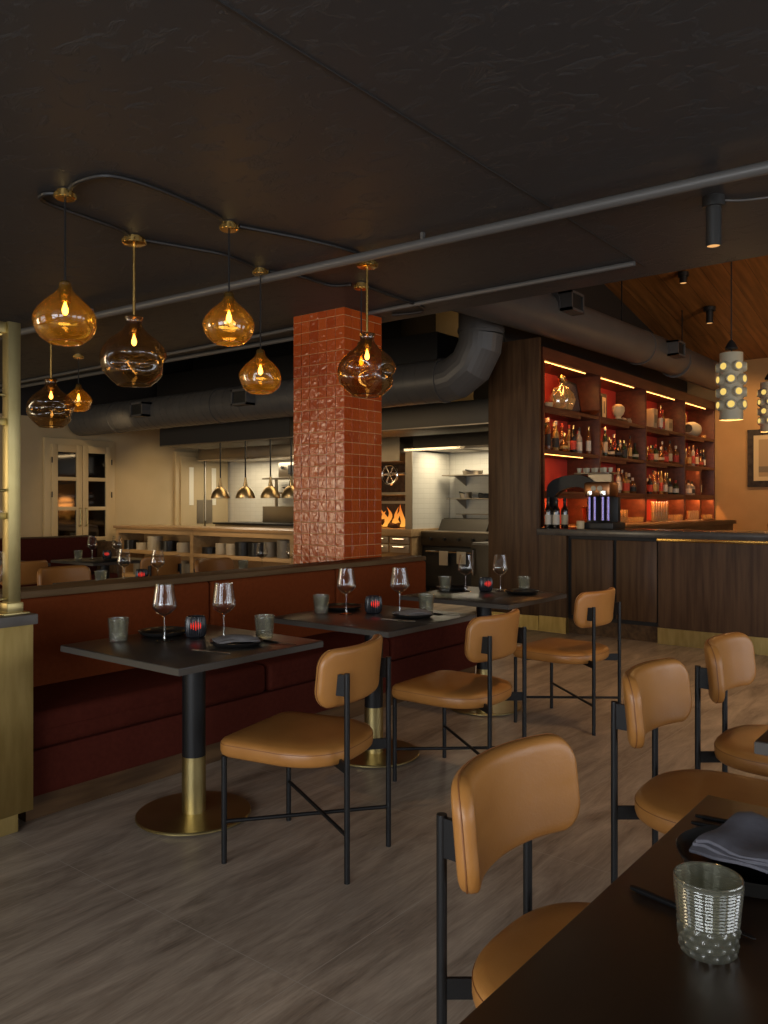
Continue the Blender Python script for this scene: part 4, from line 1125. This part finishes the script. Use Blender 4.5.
# ------------------------------------------------------------------ patterned pendants over the bar and picture on the far wall
def dot_pendant(label, x, y, z0, h, r):
    t = thing('ceramic_pendant', label, 'pendant lamp', (x, y, z0), 0, 'pale ceramic cylinder pendants')
    MB().lathe([(r * .80, 0), (r * .80, h), (r * .76, h), (r * .76, .0)], 40).build('shade', 'white_ceramic', t)
    MB().lathe([(r * .75, .012), (0, .012)], 30).build('lit_base', 'dot', t)
    rows = 4
    for j in range(rows):
        z = h * (.22 + .19 * j)
        for k in range(6):
            a = 2 * PI * (k + .5 * (j % 2)) / 6 + .25
            d = Vector((math.cos(a), math.sin(a), 0))
            c = Vector((0, 0, z)) + d * r * .74
            o = MB(); o.cyl(c, c + d * r * .30, .054, .043, 18); cup = o.build('dot_cup', 'white_ceramic', t)
            o = MB(); o.cyl(c + d * r * .295, c + d * r * .31, .033, .031, 16); o.build('lit_disc', 'dot', cup)
    MB().lathe([(r * .76, h), (r * .80, h + .004), (.05, h + .012), (0, h + .012)], 30).build('top_cap', 'white_ceramic', t)
    MB().lathe([(.012, h + .13), (.035, h + .10), (.06, h + .05), (.055, h + .04), (0, h + .04)], 24).build('holder', 'black', t)
    MB().cyl((0, 0, h + .01), (0, 0, vz(x) - z0 + .02), .006, seg=8).build('cord', 'black', t)
    l = bpy.data.lights.new('ceramic_light', 'POINT'); l.energy = 5; l.color = (1, .55, .2); l.shadow_soft_size = .06
    lo = bpy.data.objects.new('ceramic_light', l); COL.objects.link(lo); lo.parent = t; lo.location = (0, 0, -.08)
dot_pendant('pale ceramic cylinder pendant with lit yellow discs beside the bar shelf', 8.2, 2.22, 2.16, .64, .132)
dot_pendant('pale ceramic pendant with lit discs cut by the photo edge', 11.05, 2.53, 2.26, .62, .135)
pw = thing('framed_picture', 'dark framed landscape print on the ochre far wall', 'picture', (14.55, 2.95, 1.63))
MB().box(-.045, -.72, 0, -.002, .72, .96, .006).build('frame', 'soot', pw)
MB().box(-.048, -.62, .10, -.0455, .62, .86).build('mat_board', 'art_paper', pw)
MB().box(-.050, -.54, .17, -.0485, .54, .79).build('print', 'art_sand', pw)
MB().box(-.0515, -.54, .24, -.0505, .54, .34).build('printed_band', 'art_band', pw)

# ================================================================== OPEN KITCHEN
ps = thing('pass_counter', 'long pale oak pass counter with open cubbies of stacked plates', 'counter', (7.8, 0, 0))
MB().box(-.04, 6.80, .945, .72, 11.88, .985, .004).build('counter_top', 'pass_top', ps)
MB().box(0, 7.30, .870, .66, 11.85, .945).build('apron', 'pass_wood', ps)
MB().box(0, 7.30, .545, .64, 11.85, .600, .002).build('shelf_board', 'pass_wood', ps)
MB().box(0, 7.30, .12, .64, 11.85, .20, .002).build('shelf_board', 'pass_wood', ps)
MB().box(.50, 7.30, .12, .52, 11.85, .90).build('back_panel', 'pass_wood', ps)
for y in (7.30, 7.72, 9.84, 11.78): MB().box(-.004, y, 0, .60, y + .075, .945).build('upright', 'pass_wood', ps)
MB().box(.0, 6.84, .10, .60, 7.30, .945).build('end_cabinet', 'pass_wood', ps)
def plate_mesh(m, r, h):
    o = MB().lathe([(0, .004), (r * .6, .004), (r * .93, h - .003), (r * .985, h - .0012), (r, h - .003), (r, .0035), (r * .96, .001), (r * .62, 0), (0, 0)], 28).build('dinner_plate', m)
    me = o.data; bpy.data.objects.remove(o); return me
PM = {k: plate_mesh(k, r, .016) for k, r in (('cream_plate', .105), ('dark_plate', .12), ('grey_plate', .11))}
stacks = [('upper', 11.62, 'dark_plate', 9, 1.0), ('upper', 11.30, 'cream_plate', 7, 1.0), ('upper', 10.97, 'cream_plate', 14, 1.15), ('upper', 10.60, 'dark_plate', 10, 1.2), ('upper', 10.22, 'cream_plate', 9, 1.15),
          ('upper', 9.62, 'dark_plate', 6, 1.0), ('upper', 9.36, 'cream_plate', 10, .8), ('upper', 9.13, 'cream_plate', 10, .8), ('upper', 8.86, 'dark_plate', 12, 1.1), ('upper', 8.58, 'dark_plate', 12, 1.1), ('upper', 8.32, 'grey_plate', 13, .85), ('upper', 8.02, 'grey_plate', 15, 1.05),
          ('lower', 11.35, 'grey_plate', 16, 1.1), ('lower', 10.90, 'cream_plate', 14, 1.1), ('lower', 10.30, 'cream_plate', 16, 1.1), ('lower', 10.06, 'grey_plate', 14, .9)]
cn_ = {'cream_plate': 'cream', 'dark_plate': 'black', 'grey_plate': 'grey'}
for k, (lv_, y, m, n, s_) in enumerate(stacks):
    z0 = .6002 if lv_ == 'upper' else .2002
    for i in range(n):
        o = bpy.data.objects.new('dinner_plate', PM[m]); COL.objects.link(o); o.scale = (s_, s_, 1)
        o.location = (7.93 + .003 * ((i * 7) % 3), y, z0 + .0163 * i)
        tag(o, f'{cn_[m]} plate in the {ORD[k if lv_ == "upper" else k - 12]} stack from the cupboard end of the {lv_} pass cubby', 'plate', f'{cn_[m]} plates in the {ORD[k if lv_ == "upper" else k - 12]} stack of the {lv_} cubby')

def dome(label, y):
    t = thing('heat_lamp', label, 'heat lamp', (7.95, y, 2.2585), 0, 'brass dome heat lamps over the pass')
    z = -.83
    MB().lathe([(.138, z), (.140, z + .01), (.132, z + .05), (.110, z + .10), (.075, z + .145), (.04, z + .165), (.034, z + .17), (.03, z + .165), (.07, z + .138), (.104, z + .095), (.128, z + .045), (.134, z)], 36).build('dome_shade', 'cone_brass', t)
    MB().lathe([(.034, z + .165), (.030, z + .20), (.018, z + .26), (.016, z + .30), (0, z + .305)], 20).build('neck', 'cone_brass', t)
    MB().cyl((0, 0, z + .30), (0, 0, 0), .011, seg=8).build('cord', 'black', t)
    MB().lathe([(0, z + .03), (.03, z + .035), (.045, z + .07), (.03, z + .12), (0, z + .13)], 16).build('bulb', 'lamp_face', t)
for nm, y in zip(('first', 'second', 'third', 'fourth'), (9.40, 8.85, 8.33, 7.92)):
    dome(f'brass dome heat lamp, {nm} from the cupboard end over the pass counter' if nm != 'fourth' else 'brass dome heat lamp half hidden by the tiled pillar', y)
hd = thing('exhaust_hood', 'long dark steel canopy hood hanging over the oak pass counter', 'exhaust hood', (7.9, 0, 0))
MB().box(0, 4.70, 2.26, .9, 10.80, 2.54, .004).build('canopy_box', 'dark_steel', hd)
MB().box(-.006, 7.9, 2.27, .0, 10.80, 2.535).build('dark_reflection_fascia', 'dark_paint', hd)  # dark reflection on this end of the steel, put in as a sheet
MB().box(-.008, 4.70, 2.255, .004, 10.80, 2.268).build('edge_lip', 'steel', hd)
ha = thing('exhaust_hood', 'stainless hood glowing above the range by the walnut wall', 'exhaust hood', (9.5, 0, 0))
MB().prism([(0, 2.14), (.98, 2.14), (.98, 2.75), (.25, 2.75), (0, 2.42)], 4.84, 6.98, axis='y').build('hood_box', 'dark_steel', ha)
MB().box(-.03, 4.84, 2.115, -.001, 7.12, 2.15).build('edge_lip', 'chrome', ha)
for y in (5.2, 5.9, 6.6): MB().box(.15, y - .25, 2.130, .85, y + .25, 2.142).build('filter_panel', 'steel', ha)
hb = thing('exhaust_hood', 'dark stainless hood in front of the white tiled kitchen wall', 'exhaust hood', (9.5, 0, 0))
MB().box(0, 9.38, 2.14, .98, 11.85, 2.46, .006).build('hood_box', 'steel', hb)
MB().box(-.02, 9.38, 2.115, .0, 11.85, 2.145).build('edge_lip', 'chrome', hb)

# wood fired grill
gr = thing('hearth_grill', 'wood fired hearth grill with burning logs behind the tiled pillar', 'grill', (9.5, 7.0, 0))
MB().box(0, 0, 0, .98, 2.3, .87).build('hearth_base', 'pass_wood', gr)
MB().box(-.05, -.02, .87, .98, 2.3, .98, .004).build('hearth_shelf', 'pass_wood', gr)
for a, b in ((.04, .38), (.42, .76), (.80, 1.14)):
    for z0, z1 in ((.63, .745), (.765, .86)):
        d_ = MB().box(-.03, a, z0, .0, b, z1, .004).build('drawer', 'light_steel', gr)
        MB().tube([(-.03, a + .06, z1 - .03), (-.055, a + .07, z1 - .03), (-.055, b - .07, z1 - .03), (-.03, b - .06, z1 - .03)], .007, 6).build('handle', 'chrome', d_)
MB().box(0, 0, .98, .98, .11, 2.115).build('side_pier', 'white_tile_x', gr)
MB().box(-.012, -.012, .98, .0, .112, 2.11).build('pier_edge', 'steel', gr)
MB().box(0, 1.95, .98, .98, 2.3, 2.115).build('side_pier', 'soot', gr)
MB().box(.90, .11, .98, .98, 1.95, 2.115).build('fire_back', 'soot', gr)
MB().box(0, .225, 1.98, .98, 1.95, 2.6).build('smoke_canopy', 'steel', gr)
MB().cyl((-.02, .11, 1.79), (-.02, 1.9, 1.79), .02).build('winch_bar', 'steel', gr)
wh = MB().tube([(-.06, .36 + .14 * math.cos(2 * PI * i / 32), 1.78 + .14 * math.sin(2 * PI * i / 32)) for i in range(32)], .018, 8, closed=True)
for k in range(3):
    a = PI * k / 3; wh.cyl((-.06, .36 + .13 * math.cos(a), 1.78 + .13 * math.sin(a)), (-.06, .36 - .13 * math.cos(a), 1.78 - .13 * math.sin(a)), .010)
wh.cyl((-.03, .36, 1.78), (-.09, .36, 1.78), .03)
wh.build('hand_wheel', 'chrome', gr)
gg = MB()
for k in range(18): gg.cyl((.05, .16 + .1 * k, 1.50), (.75, .16 + .1 * k, 1.46), .008, seg=6)
gg.box(.03, .12, 1.48, .06, 1.92, 1.52)
gg.build('grill_grate', 'steel', gr)
MB().box(.02, .12, 1.35, .05, 1.92, 1.39).build('ash_rail', 'steel', gr)
for k, (x, y, rz) in enumerate(((.30, .45, .3), (.36, .75, -.35), (.25, .62, 1.2), (.42, .35, .9), (.3, .95, .2))):
    a = Vector((x, y, 1.03 + .05 * (k % 2))); d_ = Vector((math.cos(rz), math.sin(rz), .12)) * .20
    MB().cyl(a - d_, a + d_, .042, .036, 10).build('log', 'log', gr)
fl_r = random.Random(3)
for k in range(9):
    y = .24 + .075 * k + fl_r.uniform(-.02, .02); x = .30 + fl_r.uniform(-.10, .10); h = fl_r.uniform(.16, .34) * (1.15 - abs(k - 3.5) * .09)
    w = fl_r.uniform(.035, .06); o = MB(); rs = []
    for q in range(9):
        s_ = q / 8; rr = w * (math.sin(PI * min(1, .25 + s_ * .78)) ** .8) * (1 - .35 * s_) + .001
        ox = .03 * math.sin(5 * s_ + k); oy = .04 * math.sin(4 * s_ + k * 1.7)
        rs.append([(ox + rr * .6 * math.cos(2 * PI * i / 8), oy + rr * math.sin(2 * PI * i / 8), h * s_) for i in range(8)])
    o.rings(rs, True, True, True); f_ = o.build('flame', 'fire', gr); f_.location = (x, y, 1.0)

# range and wall shelves by the walnut wall
rg = thing('kitchen_range', 'stainless range with dark oven doors under the bright hood', 'range', (9.7, 4.9, 0))
MB().box(0, 0, .12, .76, 2.06, .74, .004).build('oven_body', 'black', rg)
for x in (.06, .70):
    for y in (.06, 2.0): MB().cyl((x, y, 0), (x, y, .12), .025).build('foot', 'black', rg)
MB().box(-.03, 0, .74, .76, 2.06, .93, .006).build('control_panel', 'dark_steel', rg)
MB().box(-.03, 0, .93, .76, 2.06, .95, .003).build('cooktop', 'steel', rg)
MB().box(.56, 0, .95, .60, 2.06, 1.13, .004).build('back_guard', 'dark_steel', rg)
MB().prism([(.30, .95), (.55, .95), (.55, 1.12), (.40, 1.12)], 1.15, 1.98, axis='y').build('griddle_splash', 'dark_steel', rg)
for a, b in ((.06, .98), (1.06, 2.0)):
    d_ = MB().box(-.03, a, .16, .0, b, .72, .006).build('oven_door', 'black', rg)
    MB().tube([(-.03, a + .05, .66), (-.07, a + .06, .66), (-.07, b - .06, .66), (-.03, b - .05, .66)], .012, 8).build('handle', 'chrome', d_)
for k in range(8): MB().cyl((-.03, .2 + .24 * k, .84), (-.065, .2 + .24 * k, .84), .022, seg=14).build('knob', 'black', rg)
for i, y in enumerate((6.22, 6.52)):
    o = MB()
    o.rings([[(9.618 + dx_, y - .09 + .005 * math.sin(q), z) for dx_, z in ((-.006, .70), (-.006, .42))] for q in range(2)], False, False, False) if False else o.box(9.606, y - .075, .50 - .03 * i, 9.6175, y + .075, .672, .003)
    tag(o.build('hanging_towel', 'cream_plate'), ['cream towel on the oven handle closer to the walnut wall', 'cream towel on the oven handle closer to the hearth'][i], 'towel', 'towels on the oven handles')
fr = thing('undercounter_fridge', 'stainless undercounter fridge at the end of the range', 'fridge', (9.68, 4.82, 0))
for k, (z, x0) in enumerate(((1.78, 10.12), (1.43, 10.16), (1.20, 10.33))):
    s_ = thing('wall_shelf', ['upper', 'middle', 'lower'][k] + ' stainless wall shelf on the tiles above the range', 'shelf', (10.5, 4.8, z))
    MB().box(x0 - 10.5, 0, -.015, -.001, 2.1 - .06 * k, .0, .002).build('shelf_plate', 'steel', s_)
    for y in (.1, 1.0, 1.9): MB().prism([(-.001, -.16), (-.001, -.015), (x0 - 10.5 + .06, -.015)], y, y + .012, axis='y').build('bracket', 'steel', s_)
def pan(label, x, y, z, r, h, m='steel'):
    t = thing('cooking_pan', label, 'pan', (x, y, z), R(20))
    MB().lathe([(0, .003), (r * .92, .003), (r, h), (r + .006, h), (r * .95, 0), (0, 0)], 28).build('pan_body', m, t)
    MB().tube([(-r, 0, h * .8), (-r - .10, .02, h * .95), (-r - .2, .03, h)], .009, 6).build('handle', 'black_metal', t)
pan('wide steel pan on the upper wall shelf above the range', 10.28, 6.45, 1.781, .15, .06)
pan('steel saucepan on the middle wall shelf above the range', 10.32, 6.6, 1.431, .09, .09)
pan('dark pan beside the saucepan on the middle wall shelf', 10.32, 6.25, 1.431, .11, .07, 'black_metal')
pan('shallow steel pan at the walnut wall end of the upper shelf', 10.28, 6.0, 1.781, .13, .05)
for o in list(COL.objects):
    if o.name == 'undercounter_fridge':
        bpy.data.objects.remove(o)
uf = thing('undercounter_fridge', 'slim stainless fridge at the walnut wall end of the range', 'fridge', (8.70, 5.0, 0))
MB().box(0, 0, .06, .62, .48, .86, .006).build('body', 'dark_steel', uf); d_ = MB().box(-.025, .01, .08, 0, .47, .84, .006).build('door', 'dark_steel', uf)
MB().tube([(-.025, .42, .45), (-.06, .42, .47), (-.06, .42, .77), (-.025, .42, .79)], .010, 8).build('handle', 'chrome', d_)
for x in (.06, .54):
    for y in (.06, .42): MB().cyl((x, y, 0), (x, y, .06), .02).build('foot', 'black', uf)
# plancha station before the white tiles beyond the pass
pl = thing('plancha_station', 'steel plancha station before the white tiles behind the heat lamps', 'cooking station', (9.6, 9.4, 0))
MB().box(0, 0, .12, .8, 2.1, .98, .005).build('body', 'steel', pl)
MB().box(-.04, -.02, .98, .8, 2.12, 1.01, .003).build('top_plate', 'black_metal', pl)
MB().box(.70, 0, 1.01, .80, 1.6, 1.30, .004).build('back_guard', 'steel', pl)
MB().box(.45, .0, 1.52, .80, 1.35, 1.55, .002).build('over_shelf', 'steel', pl)
MB().box(.45, .0, 1.78, .80, 1.35, 1.81, .002).build('over_shelf', 'steel', pl)
for y in (.02, 1.30): MB().box(.76, y, 1.3, .80, y + .04, 1.81).build('shelf_post', 'steel', pl)
MB().tube([(-.04, .1, .9), (-.09, .1, .9), (-.09, 2.0, .9), (-.04, 2.0, .9)], .014, 8).build('rail', 'chrome', pl)
sl = thing('salamander', 'stainless salamander grill box on the plancha over shelf', 'grill', (10.07, 9.5, 1.8105))
MB().box(0, 0, 0, .32, .85, .26, .008).build('body', 'steel', sl); MB().box(-.008, .06, .05, .0, .60, .21).build('opening', 'black', sl)
MB().cyl((0, .74, .17), (-.03, .74, .17), .03, seg=14).build('knob', 'black', sl)
for i, (y, r_, h_) in enumerate(((9.62, .10, .10), (9.90, .08, .13), (10.2, .11, .08))):
    pan(f'steel pot on the lower plancha shelf, {ORD[i]} from the hearth', 10.24, y, 1.5505, r_, h_)

# ================================================================== DINING AREA BEHIND THE BANQUETTE
b2 = thing('banquette', 'maroon banquette in front of the cream wall cupboard', 'banquette', (3.3, 9.15, 0))
MB().box(0, .03, 0, 2.75, .70, .12).build('plinth', 'walnut', b2); MB().box(0, 0, .12, 2.75, .70, .32, .01).build('seat_base', 'maroon_fabric', b2)
for a, b in ((0, 1.37), (1.38, 2.75)):
    MB().box(a, -.02, .32, b, .5, .46, .035, 4).build('seat_cushion', 'maroon_fabric', b2)
    MB().box(a, .47, .44, b, .66, .915, .03, 4).build('back_cushion', 'maroon_fabric', b2)
MB().box(0, .60, .3, 2.75, .72, .93, .004).build('back_board', 'walnut', b2)
MB().box(2.75, .02, 0, 2.83, .72, .86, .02).build('end_board', 'walnut', b2)
t1, t2, t3, t4 = (3.66, 5.40), (4.98, 7.78), (5.06, 5.20), (3.95, 8.15)
bgn = ['the table just behind the banquette rail', 'the table before the maroon banquette', 'the table between the rail and the oak pass', 'the table nearest the brass shelf frame at the back']
for (x, y), n in zip((t1, t2, t3, t4), bgn): dup(tb, (x, y, 0), 0, 'black square pedestal table: ' + n.replace('the table', 'the one'), 'pedestal tables behind the banquette')
CB = 'tan leather chairs behind the banquette'
dup(chair, (3.60, 6.02, 0), R(180), 'tan leather chair showing its front over the rail next to the brass post', CB)
dup(chair, (3.72, 7.30, 0), R(4), 'tan leather chair back right beside the brass shelf post', CB)
dup(chair, (4.97, 6.95, 0), R(-2), 'tan leather chair back seen between two wine glasses over the rail', CB)
dup(chair, (5.00, 5.80, 0), R(182), 'tan leather chair in front of the plate cubbies near the pillar', CB)
def wg(x, y, l): place(W0, (x, y, TZ), random.random(), l, WG)
wg(3.69, 5.50, 'wine glass above the rail, left of the candle on the table just behind'); wg(3.79, 5.21, 'wine glass above the rail, right of the candle on the table just behind')
wg(4.88, 7.86, 'wine glass on the table before the maroon banquette, by the grey tumbler'); wg(5.05, 7.66, 'wine glass on the table before the maroon banquette, nearest the plates')
wg(5.04, 5.39, 'wine glass over the rail beside the tiled pillar, farther from it'); wg(5.20, 5.17, 'wine glass over the rail touching the tiled pillar outline')
def tu(x, y, l): place(U0, (x, y, TZ), random.random(), l, UG)
tu(3.46, 5.46, 'cut glass tumbler over the rail between the tan chairs'); tu(4.78, 7.97, 'grey tumbler on the table before the maroon banquette'); tu(4.12, 8.05, 'cut glass tumbler just beside the brass shelf post'); tu(4.87, 5.45, 'cut glass tumbler over the rail near the tiled pillar')
place(C0, (3.78, 5.40, TZ), 0, 'candle holder glowing red over the rail below the chair back', KG)
place(C0, (5.06, 7.86, TZ), 0, 'candle holder glowing red before the maroon banquette', KG)
for (x, y), n in zip((t1, t2, t3), bgn): place(P0, (x - .05, y - .26, TZ), 0, 'black plate on ' + n, PG)

# ================================================================== LIGHT
w = bpy.data.worlds.new('World'); sc.world = w; w.use_nodes = True
bg = w.node_tree.nodes['Background']; bg.inputs[0].default_value = (.80, .88, 1.0, 1); bg.inputs[1].default_value = .14
def area(name, loc, rot, sx, sy, e, col, spread=None):
    l = bpy.data.lights.new(name, 'AREA'); l.shape = 'RECTANGLE'; l.size = sx; l.size_y = sy; l.energy = e; l.color = col
    if spread: l.spread = R(spread)
    o = bpy.data.objects.new(name, l); COL.objects.link(o); o.location = loc; o.rotation_euler = tuple(R(a) for a in rot); return o
def spotl(name, loc, tgt, e, col, ang=60, blend=.6, size=.05):
    l = bpy.data.lights.new(name, 'SPOT'); l.energy = e; l.color = col; l.spot_size = R(ang); l.spot_blend = blend; l.shadow_soft_size = size
    o = bpy.data.objects.new(name, l); COL.objects.link(o); o.location = loc
    o.rotation_euler = (Vector(tgt) - Vector(loc)).to_track_quat('-Z', 'Y').to_euler(); return o
DAY = (.93, .96, 1.0)
for a, b, e in ((-2.5, -.2, 120), (.4, 2.7, 120), (5.0, 7.2, 25), (9.0, 12.0, 150)):
    area('window_daylight', (-3.62, (a + b) / 2, 1.38), (90, 0, -90), b - a, 2.0, e, DAY if a < 8 else (1, .80, .52))
for a, b, e in ((-2.5, -.2, 34), (.6, 3.0, 62), (3.8, 6.2, 56), (7.5, 9.5, 26)):
    area('window_daylight', ((a + b) / 2, -4.62, 1.38), (90, 0, 0), b - a, 2.0, e, DAY)
WARM = (1, .62, .30)
spotl('tube_spot_beam', (4.09, 1.19, 2.58), (4.5, 1.6, 0), 40, WARM, 95, .8)
for x, y, e in ((6.4, 2.4, 115), (5.9, .6, 95), (7.0, -.8, 70)):
    spotl('bar_spot_beam', (x, y, 3.9), (x, y, 0), e, WARM, 58, .8)
spotl('ceiling_spot_beam', (1.9, -.6, 2.75), (2.2, .6, .6), 4, (1, .74, .48), 80, .9)
spotl('cedar_spot_beam', (9.6, 2.83, 4.3), (9.6, 2.6, 1), 60, WARM, 80, .7)
for x, y, tx, ty, tz in ((12.6, 1.8, 14.5, 2.6, 2.1), (12.9, 3.3, 14.5, 3.9, 2.2)):
    spotl('wall_spot_beam', (x, y, 3.8), (tx, ty, tz), 95, WARM, 75, .7)
spotl('cedar_fill', (9.0, -1.5, 2.3), (11, 2.5, 4.5), 190, WARM, 110, .9)  # added unseen spot that brightens the cedar planks
spotl('cream_wall_beam', (6.6, 10.2, 2.80), (8.0, 12.2, .9), 46, (1, .72, .38), 75, 1)
spotl('cream_wall_beam', (8.6, 11.1, 2.84), (8.9, 12.2, .7), 34, (1, .72, .38), 90, 1)
area('hood_light', (9.95, 6.0, 2.128), (0, 0, 0), .5, 1.8, 26, (1, .86, .62))
area('hood_light', (9.95, 10.6, 2.128), (0, 0, 0), .5, 2.0, 26, (1, .86, .62))
area('pass_light', (8.2, 8.8, 2.24), (0, 0, 0), .3, 3.6, 24, (1, .70, .36))
spotl('kitchen_high_light', (9.2, 5.2, 3.9), (10.5, 5.8, 3.8), 25, (1, .66, .32), 120, .8)
for x, y, ty, e in ((4.9, 9.0, 8.9, 150), (4.9, 10.8, 11.0, 150), (4.4, 7.0, 8.3, 110)):
    spotl('pass_fill_beam', (x, y, 2.55), (7.9, ty, .7), e, (1, .72, .42), 42, .8)  # added spots that brighten the pass front and its cubbies
l = bpy.data.lights.new('fire_light', 'POINT'); l.energy = 9; l.color = (1, .36, .08); l.shadow_soft_size = .15
o = bpy.data.objects.new('fire_light', l); COL.objects.link(o); o.location = (9.72, 7.5, 1.35)

# ================================================================== CAMERA
cam = bpy.data.cameras.new('camera'); co = bpy.data.objects.new('camera', cam); COL.objects.link(co)
co.location = (0, 0, 1.36); co.rotation_euler = (R(90), 0, -math.atan2(810, 641))
cam.sensor_fit = 'VERTICAL'; cam.sensor_height = 36; cam.lens = 36 * 810 / 1024
cam.shift_y = -9 / 1024; cam.clip_start = .05; cam.clip_end = 100
sc.camera = co
sc.view_settings.view_transform = 'Standard'; sc.view_settings.look = 'None'
sc.view_settings.gamma = 1; sc.view_settings.exposure = 0; sc.view_settings.use_curve_mapping = False
try:
    sc.cycles.use_denoising = True; sc.cycles.sample_clamp_indirect = 4; sc.cycles.sample_clamp_direct = 0
    sc.cycles.transparent_max_bounces = 24; sc.cycles.max_bounces = 10; sc.cycles.caustics_reflective = False; sc.cycles.caustics_refractive = False
except Exception: pass
